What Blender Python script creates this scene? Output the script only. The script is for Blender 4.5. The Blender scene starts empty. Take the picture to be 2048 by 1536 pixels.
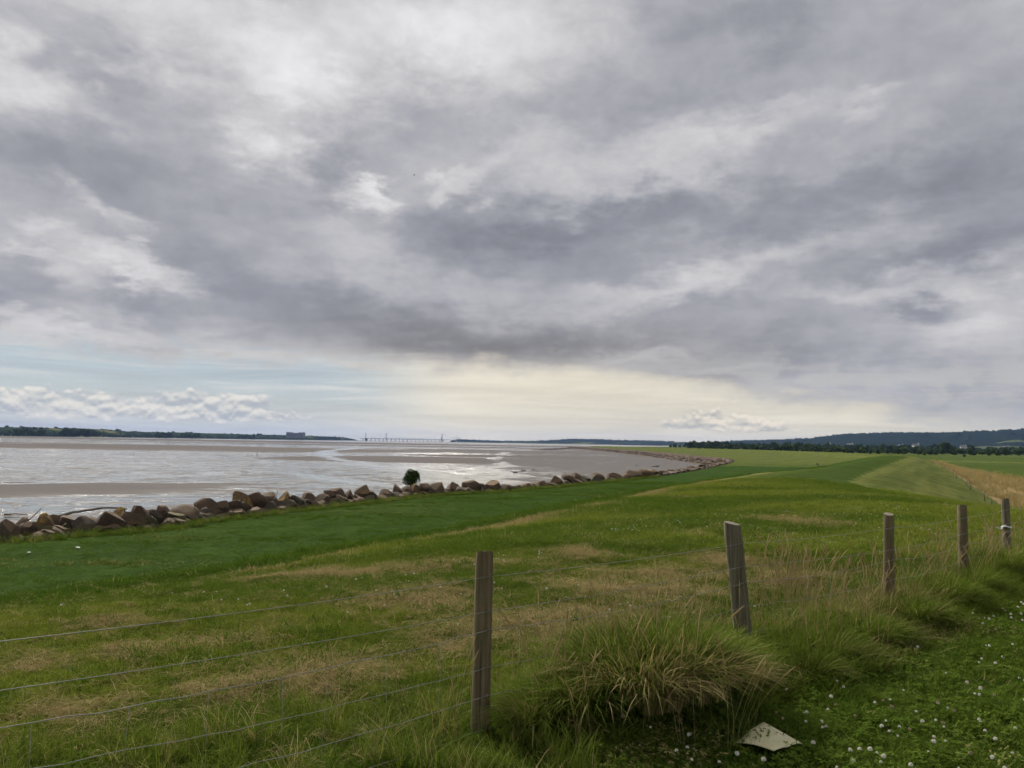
import bpy, bmesh, math, random
import numpy as np
from mathutils import Vector, Matrix
random.seed(7); RNG = np.random.default_rng(7)
scn = bpy.context.scene
COL = scn.collection
R = math.radians
EYE = 8.0                     # metres above the mud datum

# ------------------------------------------------------------------ camera
cam_d = bpy.data.cameras.new('camera'); cam = bpy.data.objects.new('camera', cam_d); COL.objects.link(cam)
cam_d.sensor_width = 36.0; cam_d.lens = 36.0 * 1520 / 2048
cam_d.clip_start = 0.05; cam_d.clip_end = 60000
cam.matrix_world = Matrix.Translation((0, 0, EYE)) @ Matrix.Rotation(R(90 + 4.38), 4, 'X') @ Matrix.Rotation(R(0.974), 4, 'Z')
scn.camera = cam

# ------------------------------------------------------------------ node helper
class S:
    """a socket with arithmetic"""
    def __init__(s, g, k): s.g, s.k = g, k
    def __add__(s, o): return s.g.m('ADD', s, o)
    __radd__ = __add__
    def __sub__(s, o): return s.g.m('SUBTRACT', s, o)
    def __rsub__(s, o): return s.g.m('SUBTRACT', o, s)
    def __mul__(s, o): return s.g.m('MULTIPLY', s, o)
    __rmul__ = __mul__
    def __truediv__(s, o): return s.g.m('DIVIDE', s, o)
class G:
    def __init__(s, nt): s.nt = nt
    def put(s, sock, v):
        if isinstance(v, S): s.nt.links.new(v.k, sock)
        elif v is not None:
            if isinstance(v, (tuple, list)) and len(v) == 3 and sock.type == 'RGBA': v = (*v, 1)
            sock.default_value = v
    def n(s, typ, ins=None, out=0, **props):
        nd = s.nt.nodes.new(typ)
        for k, v in props.items(): setattr(nd, k, v)
        for k, v in (ins or {}).items(): s.put(nd.inputs[k], v)
        return S(s, nd.outputs[out]) if out is not None else nd
    def m(s, op, a, b=None, c=None, clamp=False):
        d = {0: a}
        if b is not None: d[1] = b
        if c is not None: d[2] = c
        return s.n('ShaderNodeMath', d, operation=op, use_clamp=clamp)
    def ss(s, x, a, b, lo=0., hi=1.):          # smooth step
        return s.n('ShaderNodeMapRange', {0: x, 1: a, 2: b, 3: lo, 4: hi}, interpolation_type='SMOOTHSTEP')
    def lin(s, x, a, b, lo=0., hi=1.):
        return s.n('ShaderNodeMapRange', {0: x, 1: a, 2: b, 3: lo, 4: hi})
    def vec(s, x=0., y=0., z=0.): return s.n('ShaderNodeCombineXYZ', {0: x, 1: y, 2: z})
    def noise(s, v, scale, detail=4., rough=.55, dist=0., out=0, dims='3D'):
        return s.n('ShaderNodeTexNoise', {'Vector': v, 'Scale': scale, 'Detail': detail, 'Roughness': rough, 'Distortion': dist}, out, noise_dimensions=dims)
    def mix(s, f, a, b, typ='MIX'):
        nd = s.nt.nodes.new('ShaderNodeMix'); nd.data_type = 'RGBA'; nd.blend_type = typ
        s.put(nd.inputs[0], f); s.put(nd.inputs[6], a); s.put(nd.inputs[7], b)
        return S(s, nd.outputs[2])
    def attr(s, name, kind='GEOMETRY', out=2): return s.n('ShaderNodeAttribute', out=out, attribute_name=name, attribute_type=kind)
    def map(s, v, loc=(0, 0, 0), rot=(0, 0, 0), sc=(1, 1, 1), typ='POINT'):
        return s.n('ShaderNodeMapping', {'Vector': v, 'Location': loc, 'Rotation': rot, 'Scale': sc}, vector_type=typ)
    def bump(s, h, strength=.5, dist=.1): return s.n('ShaderNodeBump', {'Height': h, 'Strength': strength, 'Distance': dist})

# tuning values
DENS = 1.0
SKY_STRENGTH = .597
EXPOSURE = .75
SUN_STRENGTH = 3.2
HAZE_DENSITY = 3.2e-5
HAZE_COL = (.32, .48, .92, 1)
C_BANK0, C_BANK1 = (.058, .079, .015), (.098, .113, .027)
C_LUSH0, C_LUSH1 = (.018, .041, .006), (.032, .061, .009)
C_MOWN0, C_MOWN1 = (.064, .080, .020), (.126, .132, .038)
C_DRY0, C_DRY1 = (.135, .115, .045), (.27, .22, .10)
GREENS = ((.102, .138, .017), (.226, .250, .047), (.036, .078, .009), (.088, .146, .022))
DRYS = ((.15, .112, .046), (.42, .33, .17))
BLOBS = [(-33.51, 21.53, 5.33, 2.57, -1.0, 0.22), (-22.51, 27.15, 11.27, 3.53, -11.0, 0.21), (-3.37, 29.27, 7.82, 4.31, -1.0, 0.21), (-12.94, 28.56, 8.26, 3.34, -1.0, 0.15),
 (-28.09, 23.35, 4.68, 1.77, -26.0, -0.1), (-19.1, 20.62, 4.2, 1.8, -11.0, 0.26), (-16.46, 25.01, 5.8, 2.52, -1.0, 0.15), (-25.48, 21.41, 4.53, 2.17, -1.0, 0.03),
 (-7.11, 24.6, 7.69, 2.95, -1.0, -0.08), (-14.44, 19.98, 4.02, 1.68, -1.0, -0.12), (-10.88, 18.39, 2.99, 1.39, -16.0, 0.22), (-11.28, 19.23, 1.31, 0.55, -1.0, 0.15),
 (-3.88, 18.95, 2.69, 1.05, 14.0, 0.16), (17.63, 29.92, 3.94, 2.33, -1.0, -0.16), (10.99, 29.97, 4.54, 2.4, -1.0, -0.12), (3.68, 29.36, 5.46, 2.77, -1.0, 0.02),
 (24.44, 27.45, 9.84, 2.61, 9.0, -0.06), (32.82, 24.06, 7.31, 3.94, -1.0, -0.1), (16.86, 22.72, 4.98, 1.62, 7.0, 0.16), (24.68, 22.89, 2.58, 0.86, 7.0, 0.09),
 (9.52, 20.0, 6.38, 2.06, 9.0, 0.14), (1.86, 21.51, 4.64, 2.06, -1.0, 0.1), (29.92, 22.92, 5.92, 1.76, 14.0, 0.05), (7.6, 24.79, 9.93, 2.29, 7.0, -0.07),
 (-1.12, 15.82, 8.83, 2.89, 4.0, -0.21), (11.4, 16.78, 9.59, 1.76, 4.0, -0.15), (24.25, 17.03, 10.58, 1.96, 9.0, -0.15), (32.56, 15.19, 5.49, 5.83, -1.0, -0.14),
 (6.17, 13.31, 5.66, 1.46, 9.0, -0.12), (11.4, 11.76, 8.05, 1.31, 11.0, 0.11), (17.5, 13.14, 6.25, 1.19, 11.0, 0.07), (24.15, 11.01, 5.39, 1.02, -1.0, 0.1),
 (27.29, 12.61, 7.85, 1.48, 4.0, -0.12), (31.84, 8.98, 3.56, 2.23, -21.0, 0.14), (28.71, 9.2, 4.09, 0.53, -1.0, -0.16), (-30.88, 20.05, 5.88, 1.19, -1.0, -0.07),
 (-29.27, 17.58, 9.91, 2.17, -9.0, -0.1), (-30.01, 15.09, 2.65, 0.82, -26.0, 0.14), (-24.44, 13.76, 6.44, 1.66, -21.0, -0.09), (-34.03, 12.39, 1.61, 0.92, -21.0, 0.14),
 (-27.11, 10.93, 3.98, 1.12, -9.0, 0.26), (-32.31, 10.77, 3.05, 0.94, -16.0, 0.1), (-33.02, 8.78, 3.53, 2.2, -1.0, -0.12), (-27.34, 9.41, 3.35, 1.13, -13.0, -0.1),
 (-17.43, 14.52, 5.63, 2.08, -16.0, -0.07), (-13.19, 15.94, 2.2, 0.91, -1.0, -0.1), (-12.36, 13.14, 5.87, 2.15, -1.0, 0.05), (-21.05, 11.04, 6.71, 2.77, -1.0, -0.03),
 (-12.22, 8.79, 15.32, 2.56, -10.0, -0.12), (-2.86, 7.64, 12.51, 2.25, -5.0, -0.13), (4.72, 7.37, 12.42, 1.87, -1.0, -0.11), (15.72, 8.75, 10.54, 2.52, 3.0, -0.07),
 (20.17, 6.32, 8.65, 2.12, 4.0, -0.1), (13.23, 10.27, 4.32, 0.73, 4.0, -0.06), (-31.53, 6.55, 9.2, 0.71, -5.0, 0.16), (-21.84, 6.44, 8.56, 0.77, -11.0, 0.09),
 (14.65, 5.32, 7.77, 0.87, -1.0, -0.03), (8.47, 6.45, 5.55, 0.52, 2.0, 0.1), (16.76, 5.67, 4.5, 0.43, 2.0, 0.07), (29.51, 5.87, 6.28, 1.31, 2.0, -0.02),
 (24.05, 4.67, 6.9, 0.96, 4.0, 0.06)]
BOULDERS = [(-24.24, 37.11, 3.89, 0.91, 0), (-24.39, 38.27, 3.87, 0.73, 4), (-23.73, 38.77, 4.06, 0.85, 1), (-24.02, 38.19, 3.66, 0.89, 0), (-23.56, 39.54, 3.92, 0.7, 0),
 (-23.02, 39.7, 3.81, 1.03, 0), (-22.17, 39.83, 3.81, 1.36, 3), (-22.3, 40.87, 3.68, 0.39, 0), (-21.39, 40.74, 4.02, 1.73, 0), (-21.51, 41.97, 4.13, 0.98, 1),
 (-20.56, 41.86, 3.91, 1.55, 4), (-20.8, 42.99, 4.14, 1.41, 0), (-20.4, 43.7, 3.86, 1.08, 3), (-20.26, 44.76, 3.98, 0.74, 0), (-19.58, 45.68, 3.94, 1.94, 0),
 (-19.45, 44.83, 3.61, 1.29, 5), (-19.05, 48.52, 4.16, 1.79, 0), (-18.41, 48.96, 3.98, 1.07, 0), (-18.19, 50.2, 3.92, 1.24, 0), (-19.05, 48.04, 3.63, 0.59, 2),
 (-18.01, 51.86, 4.4, 1.35, 1), (-17.82, 50.74, 3.79, 1.6, 3), (-17.44, 52.68, 4.29, 0.87, 0), (-16.89, 54.02, 4.21, 1.4, 0), (-16.43, 55.43, 4.2, 1.21, 1),
 (-16.59, 52.8, 3.68, 1.01, 2), (-15.9, 54.31, 3.68, 1.56, 2), (-15.45, 55.58, 3.92, 1.06, 2), (-15.28, 57.38, 4.02, 0.94, 4), (-15.0, 56.53, 3.57, 0.77, 3),
 (-14.51, 57.37, 3.29, 1.26, 5), (-14.43, 58.18, 3.87, 1.51, 0), (-14.08, 59.7, 4.05, 1.14, 0), (-13.74, 60.96, 4.13, 1.42, 0), (-13.73, 59.12, 3.48, 1.29, 5),
 (-13.33, 60.44, 3.66, 1.32, 0), (-12.92, 61.77, 3.98, 0.93, 0), (-12.28, 63.61, 4.29, 1.48, 4), (-12.5, 62.16, 3.6, 1.02, 0), (-11.73, 63.64, 3.8, 1.65, 0),
 (-10.73, 66.2, 3.79, 1.63, 0), (-10.07, 68.36, 4.11, 1.22, 0), (-9.44, 69.31, 3.89, 1.23, 0), (-8.89, 70.71, 4.05, 1.26, 1), (-7.97, 71.53, 4.06, 1.47, 0),
 (-6.94, 72.49, 4.12, 1.69, 0), (-5.6, 74.75, 4.03, 1.94, 0), (-3.94, 76.65, 4.16, 2.1, 0), (-2.93, 77.91, 3.76, 0.96, 3), (-1.85, 79.27, 4.01, 1.74, 4),
 (-0.14, 81.74, 3.55, 2.46, 3), (1.8, 84.9, 3.52, 1.51, 0), (3.27, 87.3, 3.7, 1.67, 0), (5.42, 90.94, 4.14, 1.74, 4), (7.36, 94.59, 4.2, 2.33, 0),
 (8.28, 96.59, 4.32, 1.72, 0), (9.47, 98.43, 3.95, 1.89, 2), (11.66, 102.46, 4.15, 2.24, 0), (14.61, 107.94, 3.98, 2.51, 0), (18.19, 114.45, 4.16, 3.45, 0),
 (22.56, 122.76, 4.09, 2.86, 4), (25.98, 130.65, 3.62, 1.61, 0), (29.0, 137.68, 3.59, 1.7, 0), (32.56, 145.98, 3.64, 2.0, 0), (37.03, 156.4, 3.77, 2.14, 0),
 (41.83, 167.83, 3.93, 2.3, 0), (49.15, 187.36, 4.11, 2.82, 0), (58.4, 212.01, 4.34, 3.19, 0), (-11.21, 64.78, 3.36, 1.15, 5), (-10.13, 67.41, 3.46, 1.38, 2),
 (-8.12, 70.95, 3.36, 1.26, 5), (-4.7, 75.44, 3.52, 1.45, 2), (-20.05, 42.82, 3.61, 0.88, 5), (-22.67, 39.21, 3.51, 0.91, 5), (-23.21, 38.43, 3.48, 0.95, 5),
 (-17.43, 50.99, 3.41, 0.91, 2), (-18.15, 48.93, 3.32, 0.8, 2)]
RIDGE_RIGHT = [(-576, 7500, 15.0), (-453, 7500, 24.4), (-110, 7600, 15.6), (289, 7600, 24.9), (638, 7600, 50.7), (1058, 7400, 44.9), (1360, 7200, 42.4), (1736, 7000, 30.1), (1940, 6600, 51.3), (2189, 6200, 63.0), (2276, 5800, 74.7), (2333, 5400, 98.5), (2451, 5200, 108.9), (2554, 5000, 111.6), (2696, 4900, 111.2), (2831, 4800, 113.9), (2878, 4800, 121.0), (3019, 4700, 128.2), (3101, 4600, 137.2), (3484, 4500, 162.7), (4076, 4500, 160.9)]
RIDGE_LEFT = [(-2257, 2600, 26.6), (-1915, 2600, 29.0), (-1812, 2700, 31.0), (-1769, 2800, 31.9), (-1718, 2900, 31.9), (-1718, 3000, 32.7), (-1706, 3200, 32.3), (-1701, 3400, 26.8), (-1659, 3600, 25.6), (-1593, 3900, 28.0), (-1494, 4200, 26.4), (-1395, 4600, 27.7), (-1304, 5200, 26.4), (-1264, 5800, 24.2), (-1245, 6200, 0.7)]
HAY = [(-0.99, 8.7, 0.63, 0.71), (0.5, 7.42, 0.73, 0.75), (-1.39, 5.83, 0.5, 0.42), (1.66, 9.39, 0.74, 0.95), (1.19, 12.54, 0.41, 0.62), (-3.9, 7.7, 0.35, 0.27), (-2.81, 5.1, 0.4, 0.32), (-2.09, 5.52, 0.22, 0.2), (-3.79, 6.2, 0.24, 0.25), (-0.5, 6.76, 0.36, 0.37), (-3.03, 6.6, 0.3, 0.21), (3.36, 12.01, 0.47, 0.66), (-1.99, 11.45, 1.51, 0.43), (6.92, 18.3, 0.72, 1.1), (2.08, 10.6, 0.84, 0.44), (-2.39, 6.96, 0.37, 0.22), (3.64, 10.37, 0.41, 0.49)]


# ------------------------------------------------------------------ world: overcast deck over a pale clear strip
SUN_AZ, SUN_EL = -36.0, 41.0
world = bpy.data.worlds.new('World'); scn.world = world; world.use_nodes = True
nt = world.node_tree; nt.nodes.clear(); g = G(nt)
D = g.n('ShaderNodeTexCoord', out=0)
sep = nt.nodes.new('ShaderNodeSeparateXYZ'); nt.links.new(D.k, sep.inputs[0])
dx, dy, dz = (S(g, sep.outputs[i]) for i in range(3))
K = 180 / math.pi
az = g.m('ARCTAN2', dx, dy) * K
el = g.m('ARCSINE', dz) * K
zz = g.m('MAXIMUM', dz, 0.0)
P = g.vec(dx / (zz + .16), dy / (zz + .16), 0.)            # the deck seen as a layer overhead
AE = g.vec(az, el, 0.)
nw = g.noise(P, 1.3, 7., .62, out=1, dims='2D')
wsep = nt.nodes.new('ShaderNodeSeparateXYZ'); nt.links.new(nw.k, wsep.inputs[0])
w1, w2 = S(g, wsep.outputs[0]) - .5, S(g, wsep.outputs[1]) - .5
nf = g.noise(g.map(AE, sc=(.16, .34, 1)), 1., 7., .62, 0., out=1, dims='2D')
fsep = nt.nodes.new('ShaderNodeSeparateXYZ'); nt.links.new(nf.k, fsep.inputs[0])
f1, f2 = S(g, fsep.outputs[0]) - .5, S(g, fsep.outputs[1]) - .5
damp = g.lin(el, 0., 14., .25, 1.)
AEw = g.vec(az + (w1 * 9. + f1 * 9.) * damp, el + (w2 * 5. + f2 * 6.) * damp, 0.)
lum = None
for (a, e, ra, re, rot, amp) in BLOBS:
    v = g.map(AEw, (a, e, 0), (0, 0, R(rot)), (ra * 1.45, re * 1.55, 1), 'TEXTURE')
    q = g.ss(g.n('ShaderNodeTexGradient', {0: v}, 1, gradient_type='SPHERICAL'), 0., 1., 0., amp * (1.22 if amp > 0 else .96))
    lum = q if lum is None else lum + q
deck_n = g.noise(P, 1.5, 7., .58, .1, dims='2D') - .5
deck_f = g.noise(g.map(P, rot=(0, 0, R(-25)), sc=(1.0, 1.15, 1)), 3.0, 7., .60, .25, dims='2D') - .5
mott = g.noise(g.map(AE, rot=(0, 0, R(8)), sc=(.44, .62, 1)), 1., 6., .60, .3, dims='2D') - .5
lum = (lum * .92 + .455 + g.ss(el, 22., 55., 0., .20)) * (1. + deck_n * .42 + deck_f * .34 + mott * g.ss(el, 1., 9., .10, .26))
lum = g.m('MAXIMUM', lum, .16)
# thin parts are warm white, thick parts blue grey
deck_col = g.mix(g.ss(lum, .22, .62), (.915, .95, 1.09), (1.0, .986, 1.015))
deck_col = g.mix(g.ss(el, 12., 4.), deck_col, g.mix(g.ss(g.m('ABSOLUTE', az - 1.), 26., 6.), deck_col, (1.03, .99, .97)))
deck = g.n('ShaderNodeVectorMath', {0: deck_col, 'Scale': lum}, operation='SCALE')
# clear strip under the deck
nish = g.n('ShaderNodeTexSky', sky_type='NISHITA', sun_disc=False, sun_elevation=R(SUN_EL), sun_rotation=R(SUN_AZ), air_density=1.0, dust_density=.2, ozone_density=2.5)
nish = g.n('ShaderNodeVectorMath', {0: nish, 'Scale': .055}, operation='SCALE')
strip = g.noise(g.map(AE, rot=(0, 0, R(-1)), sc=(.06, .95, 1)), 1., 7., .62, .5, dims='2D')
veil = g.mix(g.ss(az, -17., -2.), (.60, .62, .61), (.79, .73, .60))
veil = g.mix(g.ss(az, 23., 36.), veil, (.60, .57, .51))
vf = g.m('MAXIMUM', g.ss(az, -16., -4.), g.ss(el, 3.6, 1.0))
vf = g.m('MAXIMUM', vf, g.ss(strip, .50, .66) * .8)
nish = g.mix(.62, nish, (.57, .615, .655))
clear = g.mix(vf, nish, veil)
clear = g.n('ShaderNodeVectorMath', {0: clear, 'Scale': 1. + (strip - .5) * .55}, operation='SCALE')
# rows of small cumulus in the strip
def cumulus(az0, az1, prof, seed, gap=0.):
    def dens(off):
        v = g.map(g.vec(az + seed * 9., el + off, 0.), sc=(.40, .68, 1))
        big = g.noise(v, .80, 7., .60, dims='2D')
        puff = g.n('ShaderNodeTexVoronoi', {'Vector': v, 'Scale': 1.9, 'Detail': 2., 'Roughness': .6}, 0, feature='F1', voronoi_dimensions='2D')
        return big * 1.5 + (.5 - puff) * .42
    top, base = prof
    band = g.ss(el, base - .5, base + .35) * g.ss(el, top + .75, top - 1.5)
    ends = g.ss(az, az0 - 2., az0 + 2.) * g.ss(az, az1 + 2.5, az1 - 1.5)
    d0, d1 = dens(0.), dens(.28)
    m = g.ss(d0 + band * ends * 1.0, 1.02 + gap, 1.26 + gap) * g.ss(band * ends, 0., .3)
    lit = g.m('ADD', (d0 - d1) * 2.0 + .50, 0., clamp=True)
    return m, lit
top1 = g.ss(az, -12., -20., 1.0, 3.3)
m1, l1 = cumulus(-60., -10., (top1, 1.2), 3.1, -.03)
m2, l2 = cumulus(10., 21., (g.ss(g.m('ABSOLUTE', az - 15.), 6., 1., 1.5, 2.95), 1.15), 11.7, -.06)
clear = g.mix(m1 * .85, clear, g.mix(l1, (.45, .48, .51), (.86, .82, .74)))
clear = g.mix(m2 * .62, clear, g.mix(l2, (.38, .40, .41), (.98, .88, .72)))
# edge of the deck, lower to the right
edge = g.ss(az, -2., 40., 5.4, .9) + (w2 + f2) * 1.6 + f1 * .8
cover = g.ss(el - edge + mott * 1.6 + (strip - .5) * 2.0, -.55, 1.25)
thin = g.ss(el - edge, 1.6, .0) * g.ss(az, 30., 8.) * .42      # bright hem where the deck thins out
low = g.ss(el, 8.5, 3.) * g.ss(az, 0., 12.) * g.ss(strip + mott * .7, .38, .60)
deck = g.mix(low * .85, deck, (.52, .515, .50))
deck = g.mix(thin, deck, (.66, .62, .55))
sky = g.mix(cover, clear, deck)
bg = g.n('ShaderNodeBackground', {0: sky, 1: SKY_STRENGTH}, out=None)
wo = nt.nodes.new('ShaderNodeOutputWorld'); nt.links.new(bg.outputs[0], wo.inputs[0])
world.cycles.sampling_method = 'NONE'        # a broad even sky needs no importance map

sun_d = bpy.data.lights.new('sun', 'SUN'); sun = bpy.data.objects.new('sun', sun_d); COL.objects.link(sun)
sun_d.energy = SUN_STRENGTH; sun_d.angle = R(10); sun_d.color = (1., .95, .85)
sd = Vector((math.sin(R(SUN_AZ)) * math.cos(R(SUN_EL)), math.cos(R(SUN_AZ)) * math.cos(R(SUN_EL)), math.sin(R(SUN_EL))))
sun.rotation_euler = sd.to_track_quat('Z', 'Y').to_euler(); sun.location = (0, 0, 60)

scn.view_settings.view_transform = 'Standard'; scn.view_settings.look = 'None'
scn.view_settings.exposure = EXPOSURE; scn.view_settings.gamma = 1.0; scn.view_settings.use_curve_mapping = False
scn.render.engine = 'CYCLES'
cy = scn.cycles; cy.use_denoising = True; cy.max_bounces = 4; cy.diffuse_bounces = 2; cy.glossy_bounces = 2
cy.transmission_bounces = 2; cy.use_adaptive_sampling = True; cy.adaptive_threshold = .025; cy.adaptive_min_samples = 8; cy.volume_bounces = 1; cy.transparent_max_bounces = 6
cy.caustics_reflective = False; cy.caustics_refractive = False

# ------------------------------------------------------------------ numpy noise and mesh helpers
def _h(i, j, s):
    n = (i * 374761393 + j * 668265263 + s * 974634777) & 0x7fffffff
    n = ((n ^ (n >> 13)) * 1274126177) & 0x7fffffff
    return ((n ^ (n >> 16)) & 0xffff) / 65535.
def vnoise(x, y, s=0):
    x = np.asarray(x, float); y = np.asarray(y, float)
    i = np.floor(x).astype(np.int64); j = np.floor(y).astype(np.int64)
    u = x - i; v = y - j; u = u * u * (3 - 2 * u); v = v * v * (3 - 2 * v)
    return (_h(i, j, s) * (1 - u) + _h(i + 1, j, s) * u) * (1 - v) + (_h(i, j + 1, s) * (1 - u) + _h(i + 1, j + 1, s) * u) * v
def fbm(x, y, o=4, s=0):
    t = 0; a = .5; n = 0
    for k in range(o):
        t = t + a * vnoise(x * 2 ** k, y * 2 ** k, s + k * 17); n += a; a *= .5
    return t / n
def sst(x, a, b):
    t = np.clip((x - a) / (b - a), 0, 1); return t * t * (3 - 2 * t)
def seg_dist(x, y, pts):
    best = np.full(x.shape, 1e9)
    for (x0, y0), (x1, y1) in zip(pts[:-1], pts[1:]):
        ex, ey = x1 - x0, y1 - y0; L = ex * ex + ey * ey
        t = np.clip(((x - x0) * ex + (y - y0) * ey) / L, 0, 1)
        best = np.minimum(best, np.hypot(x - x0 - t * ex, y - y0 - t * ey))
    return best
def inside(x, y, poly):
    r = np.zeros(x.shape, bool); n = len(poly)
    for k in range(n):
        x0, y0 = poly[k]; x1, y1 = poly[(k + 1) % n]
        if y0 == y1: continue
        c = ((y0 > y) != (y1 > y)) & (x < (x1 - x0) * (y - y0) / (y1 - y0) + x0)
        r ^= c
    return r
def mesh(name, V, F, mat=None, smooth=True, attrs=None):
    me = bpy.data.meshes.new(name)
    me.from_pydata([tuple(v) for v in V] if not isinstance(V, np.ndarray) else V.tolist(), [], F if not isinstance(F, np.ndarray) else F.tolist())
    for k, a in (attrs or {}).items():
        me.attributes.new(k, 'FLOAT', 'POINT').data.foreach_set('value', np.asarray(a, np.float32))
    if smooth: me.polygons.foreach_set('use_smooth', np.ones(len(me.polygons), bool))
    for m in (mat if isinstance(mat, (list, tuple)) else [mat]):
        if m: me.materials.append(m)
    me.update(); return me
def obj(name, me, parent=None, loc=None, rot=None):
    o = bpy.data.objects.new(name, me); COL.objects.link(o)
    if parent: o.parent = parent
    if loc is not None: o.location = loc
    if rot is not None: o.rotation_euler = rot
    return o
def tag(o, label, cat=None, group=None, kind=None):
    o['label'] = label
    if cat: o['category'] = cat
    if group: o['group'] = group
    if kind: o['kind'] = kind
    return o
def empty(name, loc, label, cat, group=None, rz=0.):
    o = bpy.data.objects.new(name, None); COL.objects.link(o); o.location = loc; o.rotation_euler = (0, 0, rz); o.empty_display_size = .2
    return tag(o, label, cat, group)
class MB:
    def __init__(s): s.V, s.F = [], []
    def add(s, V, F):
        b = len(s.V); s.V += [tuple(v) for v in V]; s.F += [[i + b for i in f] for f in F]
    def box(s, c, d, rz=0.):
        cx, cy_, cz = c; ax, ay, az_ = (q / 2 for q in d); ca, sa = math.cos(rz), math.sin(rz)
        V = []
        for z in (-az_, az_):
            for x, y in ((-ax, -ay), (ax, -ay), (ax, ay), (-ax, ay)): V.append((cx + x * ca - y * sa, cy_ + x * sa + y * ca, cz + z))
        s.add(V, [[3, 2, 1, 0], [4, 5, 6, 7], [0, 1, 5, 4], [1, 2, 6, 5], [2, 3, 7, 6], [3, 0, 4, 7]])
    def tube(s, pts, rad, n=6, caps=True):
        pts = [Vector(p) for p in pts]; rs = rad if isinstance(rad, (list, tuple)) else [rad] * len(pts)
        V = []; up = Vector((.13, .21, 1)).normalized()
        for k, p in enumerate(pts):
            t = (pts[min(k + 1, len(pts) - 1)] - pts[max(k - 1, 0)]).normalized()
            if abs(t.dot(up)) > .95: up = Vector((1, .2, 0)).normalized()
            a = t.cross(up).normalized(); b = t.cross(a)
            for j in range(n):
                w = 2 * math.pi * j / n; V.append(p + (a * math.cos(w) + b * math.sin(w)) * rs[k])
        F = [[k * n + j, k * n + (j + 1) % n, (k + 1) * n + (j + 1) % n, (k + 1) * n + j] for k in range(len(pts) - 1) for j in range(n)]
        if caps: F += [list(range(n))[::-1], [(len(pts) - 1) * n + j for j in range(n)]]
        s.add(V, F)
    def build(s, name, mat, smooth=False): return mesh(name, s.V, s.F, mat, smooth)

# ------------------------------------------------------------------ materials
def newmat(name):
    m = bpy.data.materials.new(name); m.use_nodes = True; m.node_tree.nodes.clear(); return m, G(m.node_tree)
def finish(m, g, sh, disp=None):
    o = m.node_tree.nodes.new('ShaderNodeOutputMaterial'); m.node_tree.links.new(sh.k, o.inputs[0]); return m
def bsdf(g, col, rough=.8, normal=None, spec=.3):
    return g.n('ShaderNodeBsdfPrincipled', {'Base Color': col, 'Roughness': rough, 'Normal': normal, 'Specular IOR Level': spec})
def flat_mat(name, col, rough=.8, var=.25, scale=3., spec=.3, bump=0.):
    m, g = newmat(name); c = g.n('ShaderNodeTexCoord', out=3)
    n = g.noise(c, scale, 5.)
    f = g.lin(n, .25, .75, 1 - var, 1 + var)
    k = g.n('ShaderNodeVectorMath', {0: col, 'Scale': f}, operation='SCALE')
    nb = g.bump(g.noise(c, scale * 6, 4.), .6, bump) if bump else None
    return finish(m, g, bsdf(g, k, rough, nb, spec))

# ground: grass sward, hay, reed, earth (attributes are what grows where; dry also carries the painted lit bank edge)
def make_ground_mat():
    m, g = newmat('sward')
    c = g.n('ShaderNodeNewGeometry', out=0)
    dry, lush, reed, mown, earth = (g.attr(k) for k in ('dry', 'lush', 'reed', 'mown', 'earth'))
    n1 = g.noise(c, .22, 5., .6); n2 = g.noise(c, 2.2, 5., .62); n3 = g.noise(c, 14., 4., .65)
    n4 = g.noise(g.map(c, sc=(1, .45, 1)), .9, 5., .65)
    col = g.mix(g.ss(n2, .36, .66), C_BANK0, C_BANK1)
    lushc = g.mix(g.ss(n4, .3, .72), C_LUSH0, C_LUSH1)
    col = g.mix(lush, col, lushc)
    stripe = g.noise(g.map(c, rot=(0, 0, R(60)), sc=(60, 2.2, 1), typ='TEXTURE'), 1., 4., .6)
    mownc = g.mix(g.ss(n4 * .4 + stripe * .6, .38, .62), C_MOWN0, C_MOWN1)
    col = g.mix(mown, col, mownc)
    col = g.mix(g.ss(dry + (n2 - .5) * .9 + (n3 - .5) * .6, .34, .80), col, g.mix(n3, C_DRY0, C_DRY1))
    col = g.mix(g.ss(reed + (n4 - .5) * .7, .38, .62), col, g.mix(n4, (.17, .122, .056), (.30, .222, .112)))
    col = g.mix(g.ss(earth + (n2 - .5) * .5, .4, .6), col, g.mix(n3, (.07, .055, .04), (.13, .105, .08)))
    k = g.n('ShaderNodeVectorMath', {0: col, 'Scale': g.lin(n3 * .55 + n1 * .6, .35, .80, .70, 1.32)}, operation='SCALE')
    hgt = n3 * .6 + g.noise(c, 60., 3., .6) * .3 + n2 * .8
    return finish(m, g, bsdf(g, k, 1., g.bump(hgt, .9, .06), .02))
M_GROUND = make_ground_mat()

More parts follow.
